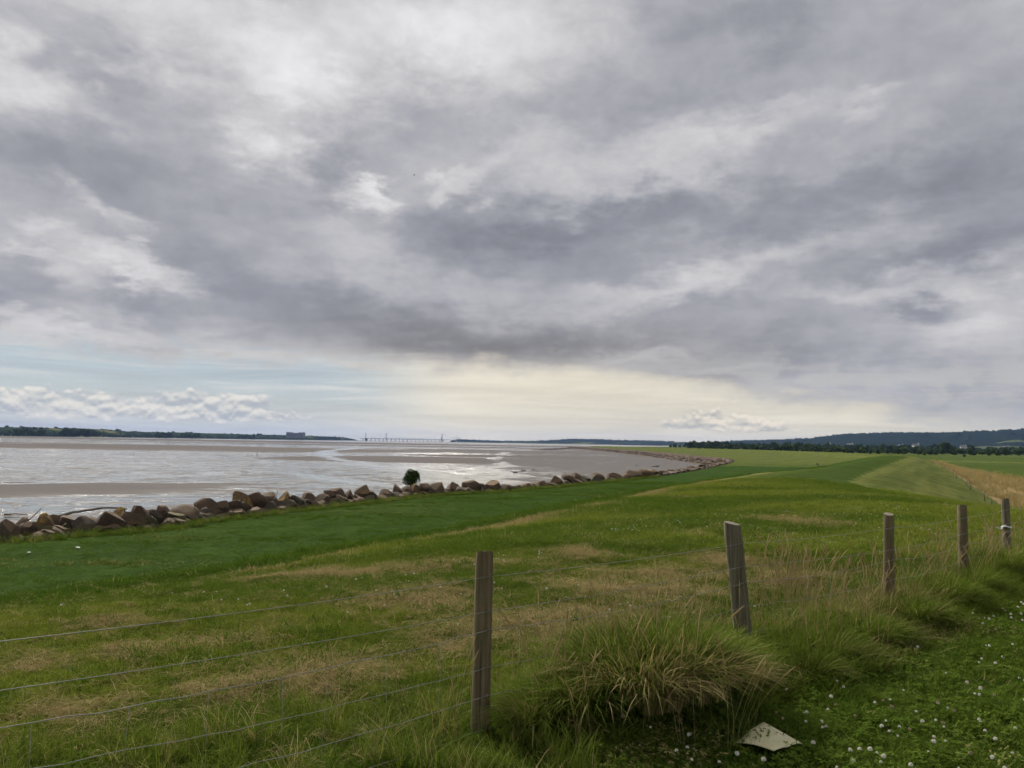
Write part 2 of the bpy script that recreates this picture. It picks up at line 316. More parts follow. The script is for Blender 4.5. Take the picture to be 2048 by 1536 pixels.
def make_mud_mat():
    m, g = newmat('wet_mud')
    c = g.n('ShaderNodeNewGeometry', out=0)
    bar0, smoothm, creek = g.attr('bar'), g.attr('smooth'), g.attr('creek')
    # drainage streaks: elongated runnels with standing water
    wv = g.noise(c, .012, 3., .5, out=1)
    wv = g.n('ShaderNodeVectorMath', {0: wv, 1: (.5, .5, .5)}, operation='SUBTRACT')
    cw = g.n('ShaderNodeVectorMath', {0: c, 1: g.n('ShaderNodeVectorMath', {0: wv, 'Scale': 60.}, operation='SCALE')}, operation='ADD')
    r1 = g.noise(g.map(cw, rot=(0, 0, R(14)), sc=(.042, .125, 1)), 1., 6., .62, .7)
    r2 = g.noise(g.map(cw, rot=(0, 0, R(-18)), sc=(.22, .60, 1)), 1., 5., .62, .8)
    r3 = g.noise(g.map(cw, sc=(.006, .018, 1)), 1., 4., .55, .5)
    bar = g.ss(bar0 + (r1 - .5) * 1.3 + (r2 - .5) * .7, .30, .85)
    pool = g.ss(r1 * .48 + r2 * .54 + r3 * .20 - bar * .24 - smoothm * .14 + creek * .30, .525, .59)
    line = g.ss(g.m('ABSOLUTE', r2 - .5 + (r1 - .5) * .35), .028, .004) * g.ss(r1, .36, .52)
    pool = pool * (1. - line * .85 * (1. - creek))
    damp = g.ss(r3 + (r1 - .5) * .5, .30, .70)
    mudc = g.mix(damp, (.132, .121, .116), (.100, .093, .089))
    mudc = g.mix(g.ss(bar, .2, .8), mudc, (.126, .113, .108))
    col = g.mix(pool, mudc, (.09, .083, .08))
    rough = g.mix(bar, g.mix(damp, (.75,) * 3, (.50,) * 3), (.85,) * 3)
    rough = g.mix(smoothm * .8, rough, g.mix(damp, (.70,) * 3, (.55,) * 3))
    rough = g.mix(pool, rough, (.06,) * 3)
    hb = (r2 * .6 + r1 * .7) * (1. - pool) + g.noise(c, 3.5, 4., .6) * .15 * (1. - pool)
    nb = g.bump(hb, .55, .35); wet = g.m('MAXIMUM', pool, g.m('MULTIPLY', (.24 - smoothm * .02 + (damp - .5) * .22), 1. - bar * .7))
    return finish(m, g, g.n('ShaderNodeMixShader', {0: wet, 1: g.n('ShaderNodeBsdfDiffuse', {0: col, 'Normal': nb}), 2: bsdf(g, col, rough, nb, .45)}))
M_MUD = make_mud_mat()

def make_water_mat():
    m, g = newmat('river_water'); c = g.n('ShaderNodeNewGeometry', out=0)
    h = g.noise(g.map(c, sc=(.05, .12, 1)), 1., 6., .6)
    return finish(m, g, bsdf(g, (.12, .105, .09), .16, g.bump(h, .25, .5), .5))
M_WATER = make_water_mat()

def make_blade_mat(name, kind, greens, drys):
    m, g = newmat(name)
    t = g.attr('tint'); dry = g.attr('dry', kind); lush = g.attr('lush', kind)
    green = g.mix(t, greens[0], greens[1])
    green = g.mix(lush, green, g.mix(t, greens[2], greens[3]))
    straw = g.mix(t, drys[0], drys[1])
    f = g.ss(dry + (t - .5) * .9, .35, .75)
    col = g.mix(f, green, straw)
    d = g.n('ShaderNodeBsdfDiffuse', {0: col})
    tr = g.n('ShaderNodeBsdfTranslucent', {0: g.mix(.5, col, g.mix(1., col, (1.0, 1.05, .5), 'MULTIPLY'))})
    return finish(m, g, g.n('ShaderNodeMixShader', {0: .38, 1: d, 2: tr}))
M_BLADE = make_blade_mat('grass_blade', 'INSTANCER', GREENS, DRYS)
M_TUSSOCK = make_blade_mat('tussock_blade', 'GEOMETRY', GREENS, DRYS)

def make_rock_mat(name, c0, c1, c2, lichen):
    m, g = newmat(name); c = g.n('ShaderNodeTexCoord', out=3); gp = g.n('ShaderNodeNewGeometry', out=1)
    n1 = g.noise(c, 1.3, 6., .65); n2 = g.noise(c, 7., 5., .65); n3 = g.noise(c, 30., 3., .6)
    col = g.mix(g.ss(n1, .35, .65), c0, c1)
    col = g.mix(g.ss(n2, .52, .70), col, c2)
    s = g.nt.nodes.new('ShaderNodeSeparateXYZ'); g.nt.links.new(gp.k, s.inputs[0])
    li = g.ss(n1 * .6 + n2 * .5 + S(g, s.outputs[2]) * .16, .58, .72) * lichen
    col = g.mix(li, col, (.30, .19, .045))
    k = g.n('ShaderNodeVectorMath', {0: col, 'Scale': g.lin(n3, .3, .7, .8, 1.2)}, operation='SCALE')
    return finish(m, g, bsdf(g, k, .85, g.bump(n2 * .7 + n3 * .3, .8, .05), .25))
M_ROCK = [make_rock_mat('rock_brown', (0.1, 0.068, 0.048), (0.072, 0.05, 0.037), (0.121, 0.091, 0.068), .15),
          make_rock_mat('rock_ochre', (0.122, 0.083, 0.05), (0.089, 0.061, 0.039), (0.15, 0.1, 0.05), .95),
          make_rock_mat('rock_grey', (0.078, 0.068, 0.055), (0.06, 0.055, 0.042), (0.099, 0.089, 0.073), .1),
          make_rock_mat('rock_dark', (0.052, 0.041, 0.032), (0.037, 0.03, 0.025), (0.073, 0.058, 0.048), .1),
          make_rock_mat('rock_tan', (0.118, 0.083, 0.058), (0.091, 0.063, 0.045), (0.145, 0.105, 0.076), .3),
          make_rock_mat('rock_mossy', (0.064, 0.059, 0.033), (0.044, 0.048, 0.022), (0.083, 0.067, 0.044), .2)]
M_REVET = make_rock_mat('revetment_stone', (.13, .095, .075), (.09, .07, .058), (.17, .125, .095), .1)

def make_wood_mat(name, c0, c1, green):
    m, g = newmat(name); c = g.n('ShaderNodeTexCoord', out=3)
    st = g.map(c, sc=(38, 38, 2.2)); n = g.noise(st, 1., 6., .6, .2); n2 = g.noise(c, 6., 4., .6)
    cr = g.noise(g.map(c, sc=(60, 60, 1.6)), 1., 3., .5)
    col = g.mix(g.ss(n, .3, .7), c0, c1)
    col = g.mix(g.ss(n2, .52, .68) * green, col, (.10, .11, .045))
    col = g.mix(g.ss(cr, .64, .70) * .7, col, (.05, .042, .032))
    return finish(m, g, bsdf(g, col, .85, g.bump(n * .6 - g.ss(cr, .58, .66) * .8, .8, .012), .2))
M_POST = make_wood_mat('weathered_post_wood', (.105, .080, .044), (.190, .152, .088), .7)
M_POST_OLD = make_wood_mat('old_grey_post_wood', (.09, .076, .048), (.19, .168, .115), .4)
M_ENDGRAIN = flat_mat('post_end_grain', (.17, .145, .11), .9, .35, 30., bump=.004)
M_WIRE = flat_mat('galvanised_wire', (.20, .20, .17), .45, .3, 12., .6)
M_STAPLE = flat_mat('staple_metal', (.25, .22, .19), .5, .3, 30., .6)
M_DRIFT = make_wood_mat('driftwood', (.10, .085, .07), (.22, .20, .175), 0.)
M_CONC = flat_mat('pale_concrete', (.22, .24, .26), .8, .12, .05)
M_STEEL = flat_mat('painted_steel', (.42, .44, .46), .6, .1, .05)
M_GLASSDARK = flat_mat('dark_cladding', (.12, .14, .16), .5, .1, .05)
M_BARK = flat_mat('bark', (.07, .055, .04), .9, .3, 6.)

def leaf_mat(name, c0, c1, trans=.3):
    m, g = newmat(name); t = g.attr('tint')
    oi = g.n('ShaderNodeObjectInfo', out=5)
    col = g.mix(t, c0, c1)
    k = g.n('ShaderNodeVectorMath', {0: col, 'Scale': g.lin(oi, 0., 1., .75, 1.25)}, operation='SCALE')
    return finish(m, g, g.n('ShaderNodeMixShader', {0: trans, 1: g.n('ShaderNodeBsdfDiffuse', {0: k}), 2: g.n('ShaderNodeBsdfTranslucent', {0: k})}))
M_BUSH = leaf_mat('bush_leaf', (.022, .045, .009), (.055, .095, .020), .3)
M_TREE = leaf_mat('tree_leaf', (.038, .062, .020), (.082, .115, .036), .2)
M_FARWOOD = leaf_mat('far_wood_leaf', (.030, .050, .020), (.066, .095, .034), .1)
# ------------------------------------------------------------------ the lie of the land
ROW = [(-24.2, 36.6), (-22.2, 39.3), (-20.1, 41.9), (-18.9, 47.0), (-16.9, 52.0), (-14.1, 58.3), (-8.9, 69.9), (-1.1, 80.1), (5.9, 91.5), (22.3, 122.0), (41.2, 166.0), (62.6, 223.2)]
COAST = [(-900, -1500), (-160, -180), (-62, -24), (-34, 21)] + [(x - 1.7, y + 1.5) for x, y in ROW] + [(73, 262), (78, 310), (85, 420), (90, 544), (95, 760), (96, 960), (84, 1080), (88, 1170), (130, 1320), (260, 1750), (760, 3100), (1500, 6000), (3000, 9000), (6000, 12500)]
LAND = COAST + [(30000, 12500), (30000, -30000), (-900, -30000)]
S_EDGE = [(-130, -185), (-60, -75), (-30, -28), (-6.5, 10), (-4.4, 13.2), (-3.6, 15.4), (-.3, 21.1), (6.7, 36.9), (19.2, 61.4), (33, 82), (97, 204), (152, 316), (184, 450), (198, 560), (206, 700), (165, 900), (118, 1150)]
L_EDGE = [(-95, -185), (-25, -75), (4, -28), (15, 0), (20, 18), (19, 29), (18.5, 31.5), (19.5, 40), (23, 52), (38, 80), (104, 200), (162, 310), (192, 440), (206, 555), (215, 700), (174, 905), (124, 1155)]
PLATEAU = S_EDGE + L_EDGE[::-1]
REED = [(36, 54), (47.2, 74.7), (58.3, 96), (92.2, 160.4), (133.7, 243.4), (150, 270), (137, 236.2), (108.5, 171), (92, 133.6), (80, 105), (70, 80), (56, 54)]

FENCE_POSTS = [(-2.13, 3.05), (-0.16, 4.70), (1.95, 6.30), (3.93, 8.0), (5.71, 9.7), (7.37, 11.4), (9.1, 13.1)]
def height(x, y, micro=True):
    x = np.asarray(x, float); y = np.asarray(y, float)
    dS = seg_dist(x, y, S_EDGE); dL = seg_dist(x, y, L_EDGE)
    ins = inside(x, y, PLATEAU); d = np.minimum(dS, dL)
    ze = np.interp(y, [-80, 60, 204, 316, 700, 1250], [5.7, 5.7, 5.7, 5.0, 4.7, 4.0])
    land_side = dL < dS
    base = np.where(land_side, 2.6, np.interp(y, [0, 60, 120, 300, 1200], [3., 3., 3., 3.1, 3.0]))
    top = ze + .58 * (1 - np.exp(-d / 3.))
    s = np.where(land_side, 3.6, 2.7)
    drop = np.maximum(d - .5, 0) ** 2 / (np.maximum(d - .5, 0) + 1.2) / s           # rounded shoulder
    out = ze - drop
    k = .25; e = np.clip(.5 + .5 * (out - base) / k, 0, 1); out = out * e + base * (1 - e) + k * e * (1 - e)
    h = np.where(ins, top, out)
    # shallow track over the bank
    h = h - .22 * np.exp(-((y - 79 - (x - 35) * .12) / 1.6) ** 2) * (h > 3.2)
    dc = seg_dist(x, y, COAST); il = inside(x, y, LAND)
    h = np.where(il, h - .5 * np.exp(-dc / 2.2), -1.4 + np.maximum(0, h - .5 + 1.4 - dc * 1.1))
    if micro:
        r = np.hypot(x, y)
        h = h + (fbm(x * .35, y * .35, 3, 5) - .5) * .16 * (il) + (fbm(x * 2.1, y * 2.1, 3, 9) - .5) * .10 * (r < 60)
        # thatch built up under the fence
        fd = seg_dist(x, y, FENCE_POSTS[1:]); h = h + .09 * np.exp(-(fd / .38) ** 2) * sst(x, -.1, 1.1)
        h = h + .24 * np.exp(-(seg_dist(x, y, [(.70, 4.82), (1.22, 5.12)]) / .31) ** 2)
    return h
def hz(x, y): return float(height(np.array([x]), np.array([y]))[0])
def dryness(x, y):
    d = np.zeros_like(x)
    for k_, (a, b, ra, rb) in enumerate(HAY):
        q = ((x - a) / (ra * 1.15)) ** 2 + ((y - b) / (rb * 1.15)) ** 2
        d = np.maximum(d, np.exp(-q * 2.2) * (.72 if k_ < 4 else .45))
    lit_lip = seg_dist(x, y, S_EDGE[3:10])
    d = np.maximum(d, .98 * np.exp(-((lit_lip - .3) / np.where(y < 20, .7, 1.2)) ** 2) * sst(fbm(x * .3, y * .3, 2, 3), .25, .55))  # dry grass on the seaward edge, with its lit rim painted in as straw
    d = np.maximum(d, .34 * sst(fbm(x * 1.3 + 7, y * 1.3, 4, 31), .56, .74) * (y > 4.6))
    on = inside(x, y, PLATEAU)
    return d * on * (fence_side(x, y) > -.1)
def fence_side(x, y):       # > 0 on the field side of the fence
    return (y - 4.70) * .765 - (x + .16) * .644 * 1.0 if False else ((y - 4.7) - (x + .16) * .885) * .75
def fields(x, y):
    ins = inside(x, y, PLATEAU); dS = seg_dist(x, y, S_EDGE); dL = seg_dist(x, y, L_EDGE)
    sea = (dS < dL) & ~ins
    r = np.hypot(x, y)
    lush = np.where(sea, .95, .12)
    lush = np.where(sea & (y > 190), .35, lush)
    dark = sst(dL, 9, 2) * sst(y, 22, 34) * ins                 # greener along the landward shoulder
    lush = np.where(ins, np.maximum(.05 + .65 * sst(fbm(x * .22 + 3, y * .3, 4, 121), .47, .66), dark * .7), lush)
    lush = np.where(fence_side(x, y) < -.1, np.where(r < 40, .7, lush), lush)
    crest = ins & (y > 78) & (y < 330); lush = np.where(crest, .75, lush)
    landw = (dL <= dS) & ~ins
    mown = np.where(landw & (dL < 16) & (y > 20), sst(y, 26, 34) * sst(dL, 15, 8) * .9, 0)
    mown = np.where(~landw & (y > 190), .55 * sst(y, 190, 260), mown)
    plain = landw & (dL > 14); lush = np.where(plain, .55 + .5 * (fbm(x * .004, y * .02, 3, 77) - .5), lush)
    mown = np.where(plain, np.maximum(mown * 0, .8 * sst(fbm(x * .006 + 3, y * .016, 2, 41), .55, .62)) * (y > 260), mown)
    reed = inside(x, y, REED) * 1.0
    dc = seg_dist(x, y, COAST); il = inside(x, y, LAND)
    earth = np.where(il, .9 * np.exp(-(dc / 1.0) ** 2), 1.0) * (r < 2500)
    return dict(lush=lush, mown=mown, reed=reed, earth=earth)

# one ground sheet, finer where the eye is close
def polar(rs, ang):
    A, Rr = np.meshgrid(ang, rs)
    x = (np.sin(A) * Rr).ravel(); y = (np.cos(A) * Rr).ravel()
    n, m = len(rs), len(ang)
    i = np.arange((n - 1) * m).reshape(n - 1, m)
    j = np.roll(i, -1, 1)
    return x, y, np.stack([i.ravel(), j.ravel(), (j + m).ravel(), (i + m).ravel()], 1)
ang = np.radians(np.concatenate([np.arange(-48, 48, .26), np.arange(48, 312, 3.)]))
rs = np.concatenate([[.4], np.geomspace(1.2, 13400, 470)])
gx, gy, gF = polar(rs, ang)
gz = height(gx, gy)
f = fields(gx, gy)
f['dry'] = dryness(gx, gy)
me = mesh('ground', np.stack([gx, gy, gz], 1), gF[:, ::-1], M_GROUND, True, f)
ground = obj('ground', me); tag(ground, 'grassy sea bank, lower green flat and the plain inland', kind='structure')

# mud flats
ma = np.radians(np.arange(-62, 56, .32)); mr = np.geomspace(26, 13300, 460)
A, Rr = np.meshgrid(ma, mr); mx = (np.sin(A) * Rr).ravel(); my = (np.cos(A) * Rr).ravel()
n_, m_ = len(mr), len(ma); ii = np.arange(n_ * m_).reshape(n_, m_)
mF = np.stack([ii[:-1, :-1].ravel(), ii[:-1, 1:].ravel(), ii[1:, 1:].ravel(), ii[1:, :-1].ravel()], 1)
wx = mx + (fbm(mx * .01, my * .01, 3, 51) - .5) * 60; wy = my + (fbm(mx * .008, my * .012, 3, 52) - .5) * 70
bar = np.zeros_like(mx); smo = np.zeros_like(mx)
def ell(cx, cy_, ra, rb, rot=0., soft=.35):
    c, s = math.cos(R(rot)), math.sin(R(rot)); u = ((wx - cx) * c + (wy - cy_) * s) / ra; v = (-(wx - cx) * s + (wy - cy_) * c) / rb
    return 1 - sst(np.hypot(u, v), 1 - soft, 1 + soft)
for e_ in [(-400, 560, 330, 135, -12, .5), (-42, 318, 62, 48, 0), (-78, 112, 44, 13, 22, .7), (-110, 1010, 480, 70, 0), (-520, 1500, 700, 200, 0), (-12, 400, 50, 24, 0), (300, 1650, 500, 120, 0), (-1300, 2050, 1300, 330, -20)]:
    bar = np.maximum(bar, ell(*e_))
for e_ in [(52, 330, 62, 190, 0), (40, 170, 36, 80, -24), (20, 640, 130, 150, 0)]:
    smo = np.maximum(smo, ell(*e_, .5))
r_ = np.hypot(mx, my); creek = np.zeros_like(mx)
cx_ = mx + (fbm(mx * .05, my * .05, 2, 55) - .5) * 9; cy2 = my + (fbm(mx * .05, my * .04, 2, 56) - .5) * 12
for pl, w_ in [([(-138, 695), (-117, 488), (-96, 387), (-70, 302), (-49, 249), (-30, 207), (-17, 174), (-7, 141)], 5.), ([(-3, 590), (-5, 389), (-9, 313), (-2, 259), (-7, 211), (-1, 180), (-6, 150), (-10, 129)], 2.6),
               ([(-90, 104), (-76, 113), (-70, 124), (-65, 143), (-60, 154)], 2.2), ([(-412, 587), (-326, 690), (-218, 788), (-63, 793), (18, 729)], 16.), ([(-51, 170), (-37, 152), (-24, 132), (-18, 124)], 2.2)]:
    creek = np.maximum(creek, np.exp(-(seg_dist(cx_, cy2, pl) / w_) ** 2))
mz = .38 + bar * .16 + (fbm(mx * .03, my * .05, 3, 61) - .5) * .12 * (r_ < 900) - .45 * sst(r_, 2200, 3200)
mz += .5 * np.exp(-seg_dist(mx, my, COAST) / 6.) * (r_ < 1300)
mud = obj('mud_flats', mesh('mud_flats', np.stack([mx, my, mz], 1), mF[:, ::-1], M_MUD, True, dict(bar=bar, smooth=smo, creek=creek)))
tag(mud, 'wet tidal mud flats with silver pools and brown bars', kind='structure')
wv = [(-13000 * math.sin(t) * 1, 13000 * math.cos(t), .30) for t in np.linspace(-1.2, 1.4, 40)]
wV = [(-1500, 900, .30), (900, 1200, .30)] + [(13200 * math.sin(t), 13200 * math.cos(t), .30) for t in np.linspace(1.1, -1.3, 40)]
water = obj('river', mesh('river', wV, [list(range(len(wV)))[::-1]], M_WATER, False)); tag(water, 'broad grey river channel beyond the mud', kind='structure')

# ------------------------------------------------------------------ far hills and far shore
def make_hill_mat(name, wood0, wood1, field):
    m, g = newmat(name); c = g.n('ShaderNodeNewGeometry', out=0)
    n = g.noise(c, .012, 5., .65); n2 = g.noise(g.map(c, sc=(.0022, .003, .02)), 1., 3., .5); n3 = g.noise(c, .05, 4., .6)
    col = g.mix(g.ss(n, .3, .7), wood0, wood1)
    vor = g.n('ShaderNodeTexVoronoi', {'Vector': g.map(c, sc=(.0045, .006, .010)), 'Scale': 1.}, 1)
    vs = g.nt.nodes.new('ShaderNodeSeparateXYZ'); g.nt.links.new(vor.k, vs.inputs[0])
    hz_ = g.nt.nodes.new('ShaderNodeSeparateXYZ'); g.nt.links.new(c.k, hz_.inputs[0])
    fm = g.ss(S(g, vs.outputs[0]) - S(g, hz_.outputs[2]) * .0042, .68, .72)
    col = g.mix(fm, col, g.mix(S(g, vs.outputs[1]), field, (.12, .12, .05)))
    return finish(m, g, g.n('ShaderNodeBsdfDiffuse', {0: col, 'Normal': g.bump(n * .7 + n3 * .6, 1., 9.)}))
M_HILL = make_hill_mat('wooded_hill', (.006, .011, .007), (.012, .020, .010), (.04, .06, .022))
M_SHORE = make_hill_mat('far_shore_land', (.018, .030, .014), (.032, .048, .020), (.04, .058, .024))
def ridge(name, pts, front, mat, label, bump, steps=240, base=-2.):
    t = np.linspace(0, len(pts) - 1, steps); P_ = np.array(pts, float)
    X = np.interp(t, range(len(pts)), P_[:, 0]); Y = np.interp(t, range(len(pts)), P_[:, 1]); Z = np.interp(t, range(len(pts)), P_[:, 2])
    d = np.hypot(X, Y); ux, uy = X / d, Y / d
    prof = [(1., 0.), (.82, .16), (.64, .36), (.46, .58), (.30, .77), (.16, .91), (.06, .98), (0, 1.), (-.12, .97), (-.4, .7), (-.8, .0)]
    V = []
    for k, (a, b) in enumerate(prof):
        w = fbm(t * 1.7, np.full_like(t, a * 5.), 3, 83) - .5
        bx = X - ux * front * a + w * front * .1; by = Y - uy * front * a
        zz_ = base + (Z - base) * b * (1 + w * .5 * (b < .95)) + (fbm(bx * .02, by * .02, 3, 87) - .5) * bump * (b > .1) 
        V.append(np.stack([bx, by, zz_], 1))
    V = np.array(V); n = steps; kk = len(prof); i = np.arange(kk * n).reshape(kk, n)
    F = np.stack([i[:-1, :-1].ravel(), i[:-1, 1:].ravel(), i[1:, 1:].ravel(), i[1:, :-1].ravel()], 1)
    o = obj(name, mesh(name, V.reshape(-1, 3), F, mat, True)); return tag(o, label, kind='structure')
ridge('wooded_hills', RIDGE_RIGHT, 1500, M_HILL, 'long blue wooded hills beyond the plain on the right', 14., 420)
ridge('far_shore', RIDGE_LEFT, 420, M_SHORE, 'low dark wooded shore across the river on the left', 5., 420)

# ------------------------------------------------------------------ leaf crowns
def crown(n, shape, leaf, seed, lumps=9, rr=(.28, .5)):
    """leaf sized faces gathered in uneven clumps inside a crown of the given half sizes"""
    r = np.random.default_rng(seed); rx, ry, rz = shape
    c = r.normal(size=(lumps, 3)); c /= np.linalg.norm(c, axis=1)[:, None]; c *= r.uniform(.25, .72, (lumps, 1)); c[:, 2] = c[:, 2] * .8 + .1
    rad = r.uniform(*rr, lumps)
    k = r.integers(0, lumps, n); q = r.normal(size=(n, 3)); q /= np.linalg.norm(q, axis=1)[:, None]
    p = (c[k] + q * (rad[k] * r.uniform(.45, 1.08, n) ** .6)[:, None]) * np.array([rx, ry, rz])
    u = r.normal(size=(n, 3)); u /= np.linalg.norm(u, axis=1)[:, None]
    v = np.cross(u, q + r.normal(size=(n, 3)) * .6); v /= np.linalg.norm(v, axis=1)[:, None] + 1e-9
    s = leaf * r.uniform(.6, 1.4, n)[:, None]
    V = np.stack([p - u * s, p + v * s * .55, p + u * s, p - v * s * .55], 1).reshape(-1, 3)
    F = np.arange(4 * n).reshape(n, 4)
    t = np.repeat(np.clip(r.normal(.5, .28, n) + (k % 3 - 1) * .12, 0, 1), 4)
    return V, F, t
def make_trunk(h, r0, seed, limbs=5, spread=.35):
    rr = random.Random(seed); mb = MB()
    mb.tube([(0, 0, -.3), (rr.uniform(-.05, .05) * h, 0, h * .3), (rr.uniform(-.06, .06) * h, rr.uniform(-.05, .05) * h, h * .75)], [r0, r0 * .75, r0 * .3], 7)
    for k in range(limbs):
        a = rr.uniform(0, 6.28); z = h * rr.uniform(.25, .5)
        mb.tube([(0, 0, z), (math.cos(a) * h * spread * .5, math.sin(a) * h * spread * .5, z + h * .18), (math.cos(a) * h * spread, math.sin(a) * h * spread, z + h * .3)], [r0 * .5, r0 * .3, r0 * .1], 5)
    return mb.build('trunk', M_BARK, True)

# bush among the boulders
bz = 3.0
bush = empty('leafy_bush', (-9.25, 72.3, bz), 'dark green leafy bush growing up through the boulders at the mud edge', 'bush')
V, F, t = crown(3600, (1.15, 1.0, 1.18), .07, 29, 24, (.17, .38)); V[:, 2] += 1.42
w_ = obj('foliage', mesh('foliage', V, F, M_BUSH, False, dict(tint=t)), bush)
mb = MB()
for k in range(9):
    a = k * .7 + .3; mb.tube([(.05 * math.cos(a), .05 * math.sin(a), -.2), (.25 * math.cos(a), .25 * math.sin(a), .9), (.7 * math.cos(a), .6 * math.sin(a), 2.25 + .18 * math.sin(k * 2.1))], [.03, .02, .006], 5)
obj('stems', mb.build('stems', M_BARK, True), bush)

# trees and thorn bushes across the plain
TREE_KINDS = []
for k, (rx, rz, h) in enumerate([(3.6, 2.9, 5.6), (2.7, 3.2, 6.4), (4.6, 2.7, 5.2), (2.2, 1.9, 3.4), (5.2, 3.4, 6.8)]):
    V, F, t = crown(520, (rx, rx * .9, rz), .62, 40 + k, 11); V[:, 2] += h - rz
    TREE_KINDS.append((mesh('crown', V, F, M_TREE, False, dict(tint=t)), make_trunk(h * .8, .22, k)))
def tree(x, y, k, s, label, group):
    z = 2.6 if y < 4200 else 2.4
    e = empty('hedgerow_tree', (x, y, z), label, 'tree', group, rz=(x * 7.3) % 6.28); e.scale = (s, s, s)
    obj('crown', TREE_KINDS[k][0], e); obj('trunk', TREE_KINDS[k][1], e)
for q_ in [
    (455, 1474, 3, 1.32, 'small dark thorn bush in the hedge line on the plain, first from the left'),
    (287, 801, 4, 1.22, 'wide spreading tree in the hedge line on the plain, second from the left'),
    (308, 829, 0, 1.67, 'round dark tree in the hedge line on the plain, third from the left'),
    (326, 853, 3, 1.28, 'small dark thorn bush in the hedge line on the plain, fourth from the left'),
    (431, 1105, 4, 1.82, 'wide spreading tree in the hedge line on the plain, fifth from the left'),
    (332, 819, 2, 1.17, 'broad dark tree in the hedge line on the plain, sixth from the left'),
    (318, 764, 3, 1.14, 'small dark thorn bush in the hedge line on the plain, seventh from the left'),
    (364, 860, 0, 1.57, 'round dark tree in the hedge line on the plain, eighth from the left'),
    (300, 680, 0, 0.99, 'round dark tree in the hedge line on the plain, ninth from the left'),
    (323, 705, 2, 0.91, 'broad dark tree in the hedge line on the plain, tenth from the left'),
    (342, 726, 3, 1.3, 'small dark thorn bush in the hedge line on the plain, eleventh from the left'),
    (500, 1031, 1, 1.76, 'upright dark tree in the hedge line on the plain, twelfth from the left'),
    (484, 964, 0, 1.23, 'round dark tree in the hedge line on the plain, thirteenth from the left'),
    (459, 892, 4, 1.24, 'wide spreading tree in the hedge line on the plain, fourteenth from the left'),
    (444, 838, 0, 1.53, 'round dark tree in the hedge line on the plain, fifteenth from the left'),
    (358, 660, 3, 0.99, 'small dark thorn bush in the hedge line on the plain, sixteenth from the left'),
    (498, 897, 2, 1.15, 'broad dark tree in the hedge line on the plain, seventeenth from the left'),
    (536, 939, 1, 2.74, 'upright dark tree in the hedge line on the plain, eighteenth from the left'),
    (465, 794, 4, 1.1, 'wide spreading tree in the hedge line on the plain, nineteenth from the left'),
    (346, 582, 3, 0.7, 'small dark thorn bush in the hedge line on the plain, twentieth from the left'),
    (453, 752, 0, 1.37, 'round dark tree in the hedge line on the plain, twenty first from the left'),
    (481, 780, 2, 1.0, 'broad dark tree in the hedge line on the plain, twenty second from the left'),
    (510, 808, 4, 1.23, 'wide spreading tree in the hedge line on the plain, twenty third from the left'),
    (496, 765, 0, 1.54, 'round dark tree in the hedge line on the plain, twenty fourth from the left'),
    (531, 798, 4, 1.21, 'wide spreading tree in the hedge line on the plain, twenty fifth from the left'),
    (565, 831, 1, 2.43, 'upright dark tree in the hedge line on the plain, twenty sixth from the left')]:
    tree(*q_, 'trees in the hedge line across the plain')

# wooded country that reads as one mass: hedges and copses below the hills, and the far shore
def wood_mass(name, spots, label, mat, seed):
    r = np.random.default_rng(seed); Vs, Fs, ts, b = [], [], [], 0
    base = [crown(60, (1, .9, .72), .34, 60 + i, 7) for i in range(6)]
    for (x, y, z, s) in spots:
        V, F, t = base[r.integers(0, 6)]
        a = r.uniform(0, 6.28); c, sn = math.cos(a), math.sin(a)
        W = np.stack([(V[:, 0] * c - V[:, 1] * sn) * s + x, (V[:, 0] * sn + V[:, 1] * c) * s + y, V[:, 2] * s * r.uniform(.8, 1.1) + z + s * .45], 1)
        Vs.append(W); Fs.append(F + b); ts.append(np.clip(t + r.uniform(-.25, .25), 0, 1)); b += len(V)
    o = obj(name, mesh(name, np.concatenate(Vs), np.concatenate(Fs), mat, False, dict(tint=np.concatenate(ts))))
    return tag(o, label, kind='stuff')
r = np.random.default_rng(5); spots = []
for k in range(48):            # hedge lines running across the plain
    y0 = r.uniform(750, 3000); a0 = r.uniform(17, 36); n = int(r.uniform(18, 46)); dirx = r.uniform(.8, 1.) ; diry = r.uniform(-.35, .35)
    for j in range(n):
        x = y0 * math.tan(R(a0)) + (j - n / 2) * dirx * 11 + r.uniform(-3, 3); y = y0 + (j - n / 2) * diry * 11 + r.uniform(-4, 4)
        spots.append((x, y, 2.4, r.uniform(2.4, 5.2) * (.8 + y0 / 2600)))
for k in range(900):           # scattered trees and copses towards the hill foot
    y = r.uniform(1300, 3600); a = R(r.uniform(13, 37)); spots.append((y * math.tan(a), y, 2.4, r.uniform(6, 13)))
wood_mass('hedgerow_woods', spots, 'hedges and copses massed on the plain at the foot of the hills', M_FARWOOD, 6)
spots = []; RL = np.array(RIDGE_LEFT, float)
for k in range(1500):
    t_ = r.uniform(0, len(RL) - 1.6); i = int(t_); q = t_ - i
    x, y, z = RL[i] * (1 - q) + RL[i + 1] * q; fr = r.uniform(0, 1) ** .7 * 415
    d = math.hypot(x, y); zz_ = -1 + z * max(0, 1 - (fr / 420)) * .75
    spots.append((x - x / d * fr, y - y / d * fr, max(1.2, zz_), r.uniform(4, 9) * (1 + .5 * (fr < 80))))
for k in range(120):           # the dark copse standing out on the left
    a = R(r.uniform(-30.6, -28.4)); D_ = r.uniform(2550, 2680); spots.append((D_ * math.sin(a), D_ * math.cos(a), 4 + r.uniform(0, 12) * math.cos((a - R(-30.0)) * 30), r.uniform(7, 11)))
